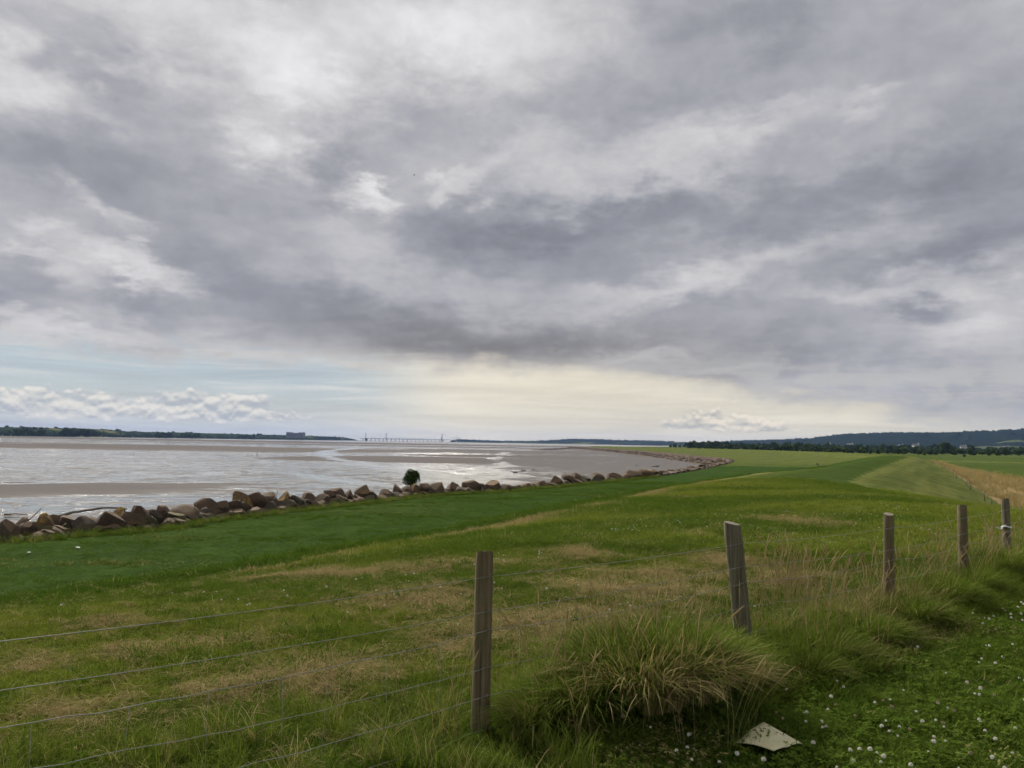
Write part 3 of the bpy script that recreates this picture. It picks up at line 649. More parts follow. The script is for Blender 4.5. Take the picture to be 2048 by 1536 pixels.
for a0, a1, D_, n in [(-25, -24, 3050, 26), (-23.4, -22.2, 3250, 34), (-33, -31.5, 2450, 30), (-19.8, -18.6, 3800, 30), (-14.2, -12.6, 5000, 40)]:
    for k in range(n):
        a = R(r.uniform(a0, a1)); dd = D_ + r.uniform(-60, 60); spots.append((dd * math.sin(a), dd * math.cos(a), r.uniform(3, 13), r.uniform(7, 11)))
wood_mass('far_shore_woods', spots, 'woods and copses along the far shore on the left', M_FARWOOD, 8)
spots = []; RR_ = np.array(RIDGE_RIGHT, float)
for k in range(900):           # ragged wooded skyline of the hills
    t_ = r.uniform(0, len(RR_) - 1.01); i = int(t_); q = t_ - i
    x, y, z = RR_[i] * (1 - q) + RR_[i + 1] * q
    spots.append((x + r.uniform(-20, 20), y + r.uniform(-60, 40), z - 5, r.uniform(5, 12)))
wood_mass('hilltop_woods', spots, 'ragged woods along the crest of the right hand hills', M_FARWOOD, 9)

# houses at the foot of the hills
M_WHITE = flat_mat('white_render', (.72, .70, .66), .8, .08, .5); M_SLATE = flat_mat('slate_roof', (.12, .12, .13), .7, .2, 1.)
def house_meshes():
    w = MB(); w.box((0, 0, 2.6), (11, 7, 5.6)); w.add([(-5.5, -3.5, 5.4), (-5.5, 3.5, 5.4), (-5.5, 0, 8.2), (5.5, -3.5, 5.4), (5.5, 3.5, 5.4), (5.5, 0, 8.2)], [[0, 2, 1], [3, 4, 5]])
    rf = MB(); rf.add([(-6, -4, 5.2), (6, -4, 5.2), (6, 0, 8.5), (-6, 0, 8.5), (-6, 4, 5.2), (6, 4, 5.2)], [[0, 1, 2, 3], [3, 2, 5, 4], [0, 3, 4], [1, 5, 2]])
    ch = MB(); ch.box((3.8, 0, 8.9), (.9, .9, 2.0))
    wn = MB(); wn.box((0, 0, 0), (1.3, .16, 1.4))
    return w.build('wall', M_WHITE), rf.build('roof', M_SLATE), ch.build('chimney', M_WHITE), wn.build('window', M_GLASSDARK)
HM = house_meshes()
for i, (a, D_, rz, s, lab) in enumerate([(22.6, 2300, .3, 1.3, 'leftmost white house among the trees below the hills'), (24.0, 2500, -.2, 1.5, 'white house among trees right of the bank crest'),
        (27.1, 2200, .1, 1.2, 'small white house in the middle of the tree belt'), (28.0, 2350, .5, 1.6, 'long white house in the middle of the tree belt'),
        (29.2, 2250, -.4, 1.2, 'white house above the tallest hedge tree'), (30.7, 2500, .2, 1.4, 'white house near the right end of the tree belt'), (33.0, 2400, 0., 1.3, 'rightmost white house below the hills')]):
    e = empty('white_house', (D_ * math.sin(R(a)), D_ * math.cos(R(a)), 9.), lab, 'house', 'white houses below the hills', rz - R(a)); e.scale = (s, s, s)
    obj('wall', HM[0], e); rf = obj('roof', HM[1], e); obj('chimney', HM[2], rf)
    for wx_ in (-3.4, 0., 3.4):
        for z_ in (1.4, 4.1): obj('window', HM[3], e, (wx_, -3.5, z_))

# ------------------------------------------------------------------ far works: power station, bridges, pylons
ps = empty('power_station', (-1215, 4300, 13.), 'pale blue grey power station block above the far shore trees', 'building')
mb = MB(); mb.box((0, 0, 12), (62, 40, 24)); obj('main_hall', mb.build('main_hall', M_CONC), ps)
for sx in (-1, 1):
    mb = MB(); mb.box((sx * 34, 0, 14.6), (28, 44, 29.2)); b_ = obj('reactor_block', mb.build('reactor_block', M_CONC), ps)
    for k in range(5):
        mb = MB(); mb.box((sx * 34 - 10.5 + k * 5.2, -22.4, 14.5), (2.4, 1., 22)); obj('window_strip', mb.build('window_strip', M_GLASSDARK), b_)
    for q in (-9, 9):
        mb = MB(); mb.box((sx * 34 + q, 0, 30.2), (5, 16, 2.4)); obj('roof_plant', mb.build('roof_plant', M_CONC), b_)
for k in range(7):
    mb = MB(); mb.box((-15 + k * 5., -20.4, 12), (2.6, 1., 17)); obj('window_strip', mb.build('window_strip', M_GLASSDARK), ps)
mb = MB(); mb.box((0, 2, 25.4), (34, 14, 3.2)); obj('roof_plant', mb.build('roof_plant', M_CONC), ps)

def suspension():
    T1, T2 = Vector((-1966, 12000, 0)), Vector((-1040, 11500, 0)); ax = (T2 - T1); L = ax.length; ax.normalize(); perp = Vector((-ax.y, ax.x, 0))
    e = empty('suspension_bridge', (0, 0, 0), 'slender suspension bridge with two towers on the horizon', 'bridge')
    H_, DK = 118., 36.
    for T in (T1, T2):
        mb = MB()
        for s in (-1, 1):
            p = T + perp * s * 11; mb.tube([(p.x, p.y, -2), (p.x, p.y, H_)], [3.6, 2.8], 4)
        for z in (DK - 4, 76, H_ - 5):
            mb.tube([tuple(T + perp * 11 + Vector((0, 0, z))), tuple(T - perp * 11 + Vector((0, 0, z)))], 2., 4)
        obj('tower', mb.build('tower', M_STEEL), e)
    A, B = T1 - ax * 330, T2 + ax * 330
    mb = MB(); c = (A + B) / 2; mb.box((c.x, c.y, DK), ((B - A).length, 26, 3.4), math.atan2(ax.y, ax.x)); obj('deck', mb.build('deck', M_STEEL), e)
    for s in (-1, 1):
        pts = []
        for k in range(61):
            t = -330 + (L + 660) * k / 60
            if t < 0: z = DK + 2 + (H_ - DK - 2) * ((t + 330) / 330) ** 1.25
            elif t > L: z = DK + 2 + (H_ - DK - 2) * ((L + 330 - t) / 330) ** 1.25
            else: z = DK + 5 + (H_ - DK - 5) * (2 * t / L - 1) ** 2
            p = T1 + ax * t + perp * s * 11; pts.append((p.x, p.y, z))
        mb = MB(); mb.tube(pts, .9, 5); cb = obj('main_cable', mb.build('main_cable', M_STEEL), e)
        mb = MB()
        for p in pts[1:-1]: mb.tube([p, (p[0], p[1], DK)], .22, 3)
        hg = obj('hangers', mb.build('hangers', M_STEEL), cb); hg['kind'] = 'stuff'
suspension()
def viaduct():
    e = empty('viaduct', (0, 0, 0), 'low viaduct on many short piers in front of the suspension bridge', 'bridge')
    Y = 5000.; xs = [(px - 1024) / 1520 * Y for px in np.arange(729, 897, 8.0)]
    mb = MB(); mb.box(((xs[0] + xs[-1]) / 2 + 8, Y, 15.2), (xs[-1] - xs[0] + 60, 12, 2.8)); obj('deck', mb.build('deck', M_CONC), e)
    for x in xs:
        mb = MB(); mb.box((x, Y, 6.5), (3.2, 10, 15)); obj('pier', mb.build('pier', M_CONC), e)
    for px, h in ((885, 34), (920, 36)):
        x = (px - 1024) / 1520 * Y; mb = MB()
        for s in (-1, 1): mb.tube([(x, Y + s * 5, -1), (x, Y + s * 3.5, h)], [2.2, 1.7], 6)
        mb.box((x, Y, h - 3), (3, 9, 2)); mb.box((x, Y, h * .55), (3, 10, 2)); obj('tower', mb.build('tower', M_CONC), e)
    x = (736 - 1024) / 1520 * Y; mb = MB(); mb.box((x, Y - 10, 9), (14, 12, 16)); mb.box((x, Y - 10, 18), (8, 8, 2.6)); obj('gatehouse', mb.build('gatehouse', M_GLASSDARK), e)
viaduct()
def pylon(px, Y, h, lab):
    x = (px - 1024) / 1520 * Y; e = empty('transmission_pylon', (x, Y, 0), lab, 'pylon', 'pylons beside the bridges'); mb = MB()
    for sx in (-1, 1):
        for sy in (-1, 1): mb.tube([(sx * 5, sy * 5, -1), (sx * 1.6, sy * 1.6, h * .6), (sx * .6, sy * .6, h)], [.8, .6, .5], 4)
    for k in range(9):
        z = h * k / 10; w = 5 - 3.4 * min(1, k / 6)
        for s in (-1, 1): mb.tube([(-w, s * w, z), (w * .9, s * w * .9, z + h / 10)], .28, 3)
    obj('lattice_mast', mb.build('lattice_mast', M_STEEL), e)
    for z in (.72, .84, .94):
        mb = MB(); mb.tube([(-6, 0, h * z), (0, 0, h * z + 1.2), (6, 0, h * z)], .55, 4); obj('cross_arm', mb.build('cross_arm', M_STEEL), e)
pylon(734, 6000, 62, 'tall thin lattice pylon left of the suspension bridge')
pylon(915, 6000, 55, 'tall thin lattice pylon right of the suspension bridge')
# ------------------------------------------------------------------ boulders along the mud edge
bm = bmesh.new(); bmesh.ops.create_icosphere(bm, subdivisions=3, radius=1.); ICO = np.array([v.co[:] for v in bm.verts]); ICOF = [[v.index for v in f_.verts] for f_ in bm.faces]; bm.free()
def rock_shape(seed, cuts=9, co=ICO):
    r = np.random.default_rng(seed); V = co.copy()
    for k in range(cuts):
        n = r.normal(size=3); n /= np.linalg.norm(n); d = r.uniform(.42, .80); q = V @ n
        V -= np.outer(np.maximum(q - d, 0) * .985, n)
    a = r.uniform(0, 50, 3)
    V += (V / np.linalg.norm(V, axis=1)[:, None]) * ((fbm(V[:, 0] * 2.2 + a[0], V[:, 1] * 2.2 + V[:, 2] * 1.7 + a[1], 4, seed % 97) - .5) * .13)[:, None]
    lo, hi = V.min(0), V.max(0); V = (V - (lo + hi) / 2) / ((hi - lo) / 2)
    return V
ORD = 'first second third fourth fifth sixth seventh eighth ninth tenth eleventh twelfth thirteenth fourteenth fifteenth sixteenth seventeenth eighteenth nineteenth twentieth'.split()
TENS = {20: 'twenty', 30: 'thirty', 40: 'forty', 50: 'fifty', 60: 'sixty', 70: 'seventy', 80: 'eighty', 90: 'ninety'}
def ordinal(n):
    if n <= 20: return ORD[n - 1]
    if n % 10 == 0: return TENS[n].replace('y', 'ieth')
    return TENS[n // 10 * 10] + ' ' + ORD[n % 10 - 1]
TINT = ['brown', 'ochre lichened', 'grey', 'dark brown', 'tan', 'mossy green']
bl = sorted(BOULDERS, key=lambda b: b[0] / b[1]); rb = random.Random(4); extra = []
for b0, b1 in zip(bl[:-1], bl[1:]):         # lower stones of the row, nearer the grass
    if b1[1] < 150 and rb.random() < .62:
        wx_ = rb.uniform(.6, .95) * (b0[3] + b1[3]) / 2; xm, ym = (b0[0] + b1[0]) / 2 + .25, (b0[1] + b1[1]) / 2 - .55
        extra.append((xm, ym, hz(xm, ym) + wx_ * rb.uniform(.38, .62), wx_ * 1.1, rb.choice([0, 0, 3, 2, 5])))
bl = sorted(bl + extra, key=lambda b: b[0] / b[1]); bush_t = -9.25 / 72.3
nleft = sum(1 for b in bl if b[0] / b[1] < bush_t)
for i, (x, y, zt, w, t) in enumerate(bl):
    w *= .95; h_ground = hz(x, y); zb = h_ground - .18; hh = max(zt - zb, w * .45); zb = zt - hh; w = max(w, hh * .78)
    V = rock_shape(100 + i, 10 + i % 5)
    V = V * np.array([w / 2, w * .46, hh / 2])
    me = mesh('boulder', V, ICOF, M_ROCK[t], True); me.set_sharp_from_angle(angle=R(32))
    o = obj('boulder', me, None, (x, y + w * .15, (zt + zb) / 2), (0, 0, random.uniform(-.35, .35)))
    big = 'large' if w > 1.35 else ('small' if w < .85 else 'mid-sized')
    where = (ordinal(nleft - i) + ' left of the leafy bush') if i < nleft else (ordinal(i - nleft + 1) + ' right of the leafy bush')
    tag(o, f'{big} {TINT[t]} boulder in the shore row, {where}', 'boulder', 'boulders along the mud edge')

def rock_pile(name, spots, label, sub, mat):
    bm = bmesh.new(); bmesh.ops.create_icosphere(bm, subdivisions=sub, radius=1.); co = np.array([v.co[:] for v in bm.verts]); F = np.array([[v.index for v in f_.verts] for f_ in bm.faces]); bm.free()
    shapes = [rock_shape(300 + k, 6, co) for k in range(12)]; r = np.random.default_rng(3); Vs, Fs, b = [], [], 0
    for (x, y, z, s) in spots:
        V = shapes[r.integers(0, 12)] * np.array([s * r.uniform(.8, 1.3), s * r.uniform(.7, 1.1), s * r.uniform(.55, .9)]); a = r.uniform(0, 6.28); c, sn = math.cos(a), math.sin(a)
        Vs.append(np.stack([V[:, 0] * c - V[:, 1] * sn + x, V[:, 0] * sn + V[:, 1] * c + y, V[:, 2] + z], 1)); Fs.append(F + b); b += len(V)
    return tag(obj(name, mesh(name, np.concatenate(Vs), np.concatenate(Fs), mat, False)), label, kind='stuff')
def along(pts, n, off0, off1, r):
    P_ = np.array(pts, float); seg = np.hypot(*np.diff(P_, axis=0).T); cs = np.concatenate([[0], np.cumsum(seg)]); t = r.uniform(0, cs[-1], n)
    x = np.interp(t, cs, P_[:, 0]); y = np.interp(t, cs, P_[:, 1]); i = np.clip(np.searchsorted(cs, t) - 1, 0, len(seg) - 1)
    d = np.diff(P_, axis=0)[i] / seg[i][:, None]; o = r.uniform(off0, off1, n)          # + = seaward
    return x - d[:, 1] * o, y + d[:, 0] * o
r = np.random.default_rng(11); i0 = COAST.index((73, 262))
x, y = along(COAST[4:i0 + 1], 1500, -.2, 2.6, r); z = np.maximum(height(x, y), .35)
rock_pile('rock_revetment', np.stack([x, y, z, r.uniform(.25, .6, len(x))], 1), 'tumbled stones of the revetment on the seaward face below the boulders', 1, M_REVET)
r = np.random.default_rng(12); x, y = along([ROW[0]] + ROW[1:], 1500, -.45, 1.3, r); y += .3; z = height(x, y) + .16
rock_pile('rock_rubble', np.stack([x, y, z, r.uniform(.22, .58, len(x))], 1), 'smaller dark stones packed between the boulders of the shore row', 2, M_ROCK[0])
x, y = along(COAST[i0 - 3:i0 + 8], 6500, -3.2, 3.4, r); z = np.maximum(height(x, y), .3)
sx = r.uniform(0, 1, 260); x2 = 88 - 62 * sx + r.normal(0, 2, 260); y2 = 1080 - 280 * sx + r.normal(0, 5, 260)
x = np.concatenate([x, x2]); y = np.concatenate([y, y2]); z = np.concatenate([z, .35 + 1.2 * (1 - sx)])
rock_pile('rocky_point', np.stack([x, y, z, r.uniform(.4, 1.0, len(x))], 1), 'dark rocky face of the point curving round the mud bay', 0, M_REVET)

# dark weedy stones and drift on the mud
M_WEED = make_rock_mat('weedy_stone', (.045, .042, .034), (.03, .03, .024), (.07, .06, .05), 0.)
for (x, y, s, lab) in [(49.3, 262, 2.6, 'dark weed covered rock on the mud in the corner of the bay'), (45.5, 275, 1.4, 'low dark rock behind the weed covered one in the bay'), (54, 280, 1.2, 'small dark rock right of the weed covered one in the bay'),
                       (3.2, 204, 1.5, 'dark weedy stone on the mud left of the smooth bay'), (6.5, 213, 1.3, 'second dark weedy stone on the mud left of the smooth bay'), (1.2, 192, 1.1, 'nearest dark weedy stone on the mud beyond the row of boulders')]:
    V = rock_shape(int(x * 10) + 500, 7) * np.array([s * .62, s * .8, s * .16]); me = mesh('mud_stone', V, ICOF, M_WEED, True)
    tag(obj('mud_stone', me, None, (x, y, .42)), lab, 'stone', 'dark stones on the mud')
def drift(name, pts, rad, lab, cat='driftwood', mat=M_DRIFT, n=9):
    mb = MB(); P_ = [Vector(p) for p in pts]; fine = []
    for k in range(len(P_) - 1):
        for q in range(4):
            p = P_[k].lerp(P_[k + 1], q / 4); fine.append(p + Vector((random.uniform(-1, 1), random.uniform(-1, 1), random.uniform(-1, 1))) * rad * .25)
    fine.append(P_[-1]); m = len(fine)
    mb.tube(fine, [rad * (1 - .65 * k / m) * random.uniform(.88, 1.12) for k in range(m)], n)
    return tag(obj(name, mb.build(name, mat, True)), lab, cat)
drift('driftwood_tree', [(-26.2, 43.6, 3.22), (-25.2, 44, 3.52), (-24.2, 44, 3.73), (-23.06, 44, 3.88), (-21.8, 43.7, 3.84)], .10, 'long curved grey driftwood tree lying across the boulders at far left')
drift('driftwood_stick', [(-26.0, 41.5, 3.3), (-25.31, 41.5, 4.0)], .035, 'thin stick leaning up from the ochre boulder')
drift('driftwood_log', [(-46.9, 71.3, .5), (-46, 71.5, .56), (-44.9, 71.6, .5)], .08, 'dark waterlogged log lying on the mud at far left')
drift('pale_stick', [(-16.25, 53.0, 3.8), (-16.05, 53.0, 4.45)], .05, 'short white stick standing between the boulders', mat=flat_mat('bleached_wood', (.6, .57, .52), .8, .1, 8.))
for (x, y, h, lab) in [(-94, 361, 2.2, 'thin stake standing in the wet mud beside the crescent bar'), (-113, 340, 1.9, 'thin stake standing in the wet mud left of the other stake')]:
    mb = MB(); mb.tube([(0, 0, -.4), (.05, 0, h * .5), (.12, 0, h)], [.13, .11, .09], 6); tag(obj('mud_stake', mb.build('mud_stake', M_DRIFT, True), None, (x, y, .38)), lab, 'stake', 'stakes in the mud')

# ------------------------------------------------------------------ stock fence
top_z = [7.33, 7.33, 7.37, 7.32, 7.30, 7.28, 7.24]
tops = [(-2.11, 3.05), (-0.15, 4.70), (1.82, 6.29), (3.95, 8.0), (5.72, 9.7), (7.37, 11.4), (9.1, 13.1)]
radii = [.055, .055, .068, .052, .057, .053, .055]
fence = empty('wire_fence', (-.16, 4.7, hz(-.16, 4.7)), 'post and wire stock fence running along the top of the bank', 'fence'); FO = Vector(fence.location)
post_lab = [None, 'straight brown round post nearest the camera', 'thick grey weathered post leaning to the left', None, None, 'post with a white plastic tie', None]
for k, ((bx_, by_), (tx, ty), zt, rad) in enumerate(zip(FENCE_POSTS, tops, top_z, radii)):
    zb = hz(bx_, by_) - .25; n, m = 24, 16; V, F = [], []; rr = random.Random(k + 3)
    ph = rr.uniform(0, 6); old = k in (2, 5)
    for j in range(m):
        q = j / (m - 1); cx = bx_ + (tx - bx_) * q; cy_ = by_ + (ty - by_) * q; z = zb + (zt - zb) * q
        for i in range(n):
            a = 2 * math.pi * i / n
            rr_ = rad * (1.06 - .08 * q) * (1 + .035 * math.sin(3 * a + ph) + .02 * math.sin(7 * a + ph * 2 + q * 3) + (.04 if old else .015) * math.sin(11 * a + 5 * q))
            if j == m - 1: rr_ *= .93
            V.append((cx + math.cos(a) * rr_, cy_ + math.sin(a) * rr_, z + (.012 * math.cos(a + ph) if j >= m - 1 else 0)))
    for j in range(m - 1):
        for i in range(n): F.append([j * n + i, j * n + (i + 1) % n, (j + 1) * n + (i + 1) % n, (j + 1) * n + i])
    me = mesh('post', [tuple(Vector(v) - FO) for v in V], F, M_POST_OLD if old else M_POST, True); p = obj('post', me, fence)
    if post_lab[k]: p['label'] = post_lab[k]
    capV = [tuple(Vector(v) - FO) for v in V[-n:]] + [tuple(Vector((tx, ty, zt + .006)) - FO)]
    obj('end_grain', mesh('end_grain', capV, [[i, (i + 1) % n, n] for i in range(n)], M_ENDGRAIN, False), p)
WDROP = [.145, .345, .465, .66, .845, 1.03]
def wire_pt(k, w):       # where wire w is stapled to post k, on the camera side
    q = 1 - WDROP[w] / (top_z[k] - hz(*FENCE_POSTS[k]) + .25)
    x = FENCE_POSTS[k][0] + (tops[k][0] - FENCE_POSTS[k][0]) * q; y = FENCE_POSTS[k][1] + (tops[k][1] - FENCE_POSTS[k][1]) * q
    return Vector((x + .64 * (radii[k] + .003), y - .765 * (radii[k] + .003), top_z[k] - WDROP[w] + [.0, .01, -.012, .006][(k * 3 + w) % 4]))
wires = []
NP = len(FENCE_POSTS)
for w in range(6):
    pts = []
    for k in range(NP - 1):
        a, b = wire_pt(k, w), wire_pt(k + 1, w); N = 22
        for i in range(N):
            q = i / N; p = a.lerp(b, q); p.z -= (.016 if w < 2 else .035) * 4 * q * (1 - q)
            if w >= 2: p.z += .003 * math.sin(i * 2.1 + w * 1.3 + k) * (i > 0) + random.uniform(-.005, .005); p.y += random.uniform(-.006, .006)
            pts.append(p)
    pts.append(wire_pt(NP - 1, w)); wires.append(pts)
    mb = MB(); mb.tube([p - FO for p in pts], .0019 if w != 2 else .0022, 5); obj('wire', mb.build('wire', M_WIRE, True), fence)
for k in range(NP - 1):            # upright stays of the netting
    for i in range(1, 8):
        j = k * 22 + int(i * 22 / 8)
        mb = MB(); pp = []
        for w in range(2, 6):
            a = wires[w][j] - FO; pp.append(a + Vector((random.uniform(-.012, .012), 0, 0)))
        mb.tube(pp, .0010, 4); obj('stay_wire', mb.build('stay_wire', M_WIRE, True), fence)
for k in range(1, NP - 1):
    for w in range(6):
        p = wire_pt(k, w) - FO; mb = MB(); t = Vector((.765, .644, 0))
        mb.tube([p - t * .004 + Vector((-.012, .014, .013)), p + Vector((.004, -.004, .011)), p + Vector((.004, -.004, -.011)), p + t * .004 + Vector((-.012, .014, -.013))], .0018, 4)
        obj('staple', mb.build('staple', M_STAPLE, True), fence)
p = Vector((7.37, 11.4, 7.28 - .42)) - FO; mb = MB()
mb.tube([p + Vector((.062 * math.cos(a), .062 * math.sin(a), .012 * math.sin(2 * a) + .02 * a / 6)) for a in np.linspace(0, 6.6, 22)], .010, 6)
mb.tube([p + Vector((-.06, -.02, 0)), p + Vector((-.10, -.04, -.02)), p + Vector((-.17, -.05, .01))], .008, 5)
obj('plastic_tie', mb.build('plastic_tie', flat_mat('white_plastic', (.75, .75, .74), .4, .05, 5.), True), fence)

# second fence far below, along the reeds
ff = empty('field_fence', (47, 74, hz(47, 74)), 'far line of small dark fence posts along the brown reeds', 'fence'); FF = Vector(ff.location); last = None
RB = [(39, 60), (47.2, 74.7), (58.3, 96), (92.2, 160.4), (120, 216)]
mb0 = MB(); mb0.tube([(0, 0, -.2), (.02, 0, .3), (.04, .01, .65)], [.055, .05, .05], 8); pm = mb0.build('post', M_POST_OLD, True)
pts = []
for (x0, y0), (x1, y1) in zip(RB[:-1], RB[1:]):
    L_ = math.hypot(x1 - x0, y1 - y0); N = max(2, int(L_ / 17))
    for i in range(N): pts.append((x0 + (x1 - x0) * i / N + random.uniform(-.5, .5) - 1., y0 + (y1 - y0) * i / N))
for (x, y) in pts:
    o = obj('post', pm, ff, Vector((x, y, hz(x, y))) - FF, (random.uniform(-.08, .08), random.uniform(-.08, .08), random.uniform(0, 6)))
for q in (.3, .58):
    mb = MB(); mb.tube([Vector((x, y, hz(x, y) + q)) - FF for x, y in pts], .004, 4); obj('wire', mb.build('wire', M_WIRE, True), ff)

# marker on the far seaward slope
mz_ = hz(51, 127); mk = empty('marker_post', (51, 127, mz_), 'small dark wooden marker post standing alone on the far bank slope', 'marker')
mb = MB(); mb.tube([(0, 0, -.2), (.02, 0, .95)], [.07, .06], 8); obj('post', mb.build('post', M_POST_OLD, True), mk)
mb = MB(); mb.box((0, -.07, .84), (.46, .05, .22)); obj('board', mb.build('board', M_POST_OLD), mk)
mb = MB(); mb.tube([(.38, 0, -.1), (.05, 0, .6)], .04, 6); obj('brace', mb.build('brace', M_POST_OLD, True), mk)

# ------------------------------------------------------------------ grass blades
def blades(base, h, w, ang_, lean, segs, r, droop=.35):
    n = len(h); ts = np.linspace(0, 1, segs + 1)
    dv = np.stack([np.cos(ang_), np.sin(ang_), np.zeros(n)], 1); tw = ang_ + np.pi / 2 + r.normal(0, .5, n)
    sv = np.stack([np.cos(tw), np.sin(tw), np.zeros(n)], 1)
    rows = []
    for t in ts:
        c = base + dv * (lean * h * t ** 1.8)[:, None]; c[:, 2] += h * (t - droop * lean * t ** 2.6)
        if t == 1.: rows.append(c[:, None, :])
        else:
            ww = (w * (1 - t ** 2 * .75) * .5)[:, None]; rows.append(np.stack([c - sv * ww, c + sv * ww], 1))
    V = np.concatenate(rows, 1); m = V.shape[1]; F = []
    b = (np.arange(n) * m)
    Fq = [np.stack([b + 2 * k, b + 2 * k + 1, b + 2 * k + 3, b + 2 * k + 2], 1) for k in range(segs - 1)]
    Ft = np.stack([b + 2 * (segs - 1), b + 2 * (segs - 1) + 1, b + 2 * segs], 1)
    F = [list(q) for a in Fq for q in a.tolist()] + Ft.tolist()
    t_ = np.repeat(np.clip(r.normal(.5, .27, n), 0, 1), m)
    return V.reshape(-1, 3), F, t_
def clump(name, seed, n, rad, h0, h1, w0, w1, lean0, lean1, segs=2, mat=None, dry=None, flat=False):
    r = np.random.default_rng(seed); a = r.uniform(0, 6.283, n); q = np.sqrt(r.uniform(0, 1, n)) * rad
    base = np.stack([np.cos(a) * q, np.sin(a) * q, np.zeros(n)], 1)
    if flat: base[:, 2] = r.uniform(.005, .035, n)
    V, F, t = blades(base, r.uniform(h0, h1, n), r.uniform(w0, w1, n), a * .4 + r.uniform(0, 6.28, n) if not flat else r.uniform(0, 6.28, n), r.uniform(lean0, lean1, n), segs, r, .35 if not flat else .95)
    at = dict(tint=t)
    if dry is not None: at['dry'] = np.full(len(t), dry); at['lush'] = np.zeros(len(t))
    return mesh(name, V, F, mat or M_BLADE, False, at)
def variants(cname, meshes):
    c = bpy.data.collections.new(cname)
    for m in meshes: c.objects.link(bpy.data.objects.new(m.name, m))
    return c
C_LAWN = variants('lawn_tufts', [clump('lawn_tuft', k, 34, .075, .030, .085, .003, .0055, .2, 1.1) for k in range(8)])
C_LONG = variants('long_tufts', [clump('long_tuft', 20 + k, 40, .09, .16, .40, .003, .006, .25, 1.0, 4) for k in range(6)])
C_HAY = variants('hay_wisps', [clump('hay_wisp', 40 + k, 22, .12, .10, .26, .0018, .0036, .85, 1.0, 3, None, None, True) for k in range(6)])
def seed_stalks(seed):
    r = np.random.default_rng(seed); mb = MB()
    for k in range(4):
        a = r.uniform(0, 6.28); h = r.uniform(.42, .72); l = r.uniform(.05, .22); bx_, by_ = r.normal(0, .03, 2)
        pts = [Vector((bx_ + math.cos(a) * l * t * t, by_ + math.sin(a) * l * t * t, h * t)) for t in (0, .3, .55, .78, .84, .90, .96, 1.0)]
        mb.tube(pts, [.0013, .0012, .0011, .0010, .0038, .0052, .0036, .0006], 5)
    return mesh('seed_stalk', mb.V, mb.F, M_BLADE, False, dict(tint=np.full(len(mb.V), .95)))
C_SEED = variants('seed_stalks', [seed_stalks(60 + k) for k in range(5)])
def clover_mat_mesh(seed):
    r = np.random.default_rng(seed); V, F = [], []
    for k in range(16):
        cx, cy_ = r.normal(0, .055, 2); z = r.uniform(.02, .06); a0 = r.uniform(0, 6.28); s = r.uniform(.008, .014)
        for j in range(3):
            a = a0 + j * 2.094; b = len(V); dx_, dy_ = math.cos(a), math.sin(a); tz = r.uniform(-.3, .3)
            V += [(cx, cy_, z), (cx + (dx_ - dy_ * .7) * s, cy_ + (dy_ + dx_ * .7) * s, z + tz * s), (cx + dx_ * s * 1.7, cy_ + dy_ * s * 1.7, z + tz * s * 1.3), (cx + (dx_ + dy_ * .7) * s, cy_ + (dy_ - dx_ * .7) * s, z + tz * s)]
            F.append([b, b + 1, b + 2, b + 3])
    return mesh('clover_leaves', V, F, M_BLADE, False, dict(tint=np.repeat(r.uniform(.2, .8, len(V) // 4), 4)))
C_CLOVER = variants('clover_leaves', [clover_mat_mesh(80 + k) for k in range(5)])

def scatter(name, x, y, scl, coll, label, dry, lush, tilt=.15, sink=.008, seed=1, z=None):
    n = len(x); r = np.random.default_rng(seed)
    z = height(x, y) - sink if z is None else z
    me = bpy.data.meshes.new(name); me.vertices.add(n); me.vertices.foreach_set('co', np.stack([x, y, z], 1).astype(np.float32).ravel())
    def at(k, typ, v):
        a = me.attributes.new(k, typ, 'POINT'); a.data.foreach_set('vector' if typ == 'FLOAT_VECTOR' else 'value', np.asarray(v).ravel())
    at('scl', 'FLOAT_VECTOR', np.asarray(scl, np.float32)); at('rot', 'FLOAT_VECTOR', np.stack([r.normal(0, tilt, n), r.normal(0, tilt, n), r.uniform(0, 6.283, n)], 1).astype(np.float32))
    at('idx', 'INT', r.integers(0, 1000, n).astype(np.int32)); at('dry', 'FLOAT', np.asarray(dry, np.float32)); at('lush', 'FLOAT', np.asarray(lush, np.float32))
    o = obj(name, me); t = bpy.data.node_groups.new(name, 'GeometryNodeTree')
    t.interface.new_socket('Geometry', in_out='INPUT', socket_type='NodeSocketGeometry'); t.interface.new_socket('Geometry', in_out='OUTPUT', socket_type='NodeSocketGeometry')
    N = t.nodes.new; gi, go = N('NodeGroupInput'), N('NodeGroupOutput'); ci = N('GeometryNodeCollectionInfo'); ip = N('GeometryNodeInstanceOnPoints')
    ci.inputs[0].default_value = coll; ci.inputs[1].default_value = True; ci.inputs[2].default_value = True; ip.inputs['Pick Instance'].default_value = True
    def na(k, typ):
        q = N('GeometryNodeInputNamedAttribute'); q.data_type = typ; q.inputs[0].default_value = k; return q.outputs[0]
    l = t.links.new; l(gi.outputs[0], ip.inputs['Points']); l(ci.outputs[0], ip.inputs['Instance']); l(na('idx', 'INT'), ip.inputs['Instance Index'])
    l(na('scl', 'FLOAT_VECTOR'), ip.inputs['Scale']); e2 = N('FunctionNodeEulerToRotation'); l(na('rot', 'FLOAT_VECTOR'), e2.inputs[0]); l(e2.outputs[0], ip.inputs['Rotation'])
    l(ip.outputs[0], go.inputs[0])
    md = o.modifiers.new('grow', 'NODES'); md.node_group = t
    return tag(o, label, kind='stuff')
def sector(n, r0, r1, a0, a1, seed):
    r = np.random.default_rng(seed); rr = np.sqrt(r.uniform(r0 * r0, r1 * r1, n)); a = np.radians(r.uniform(a0, a1, n)); return np.sin(a) * rr, np.cos(a) * rr
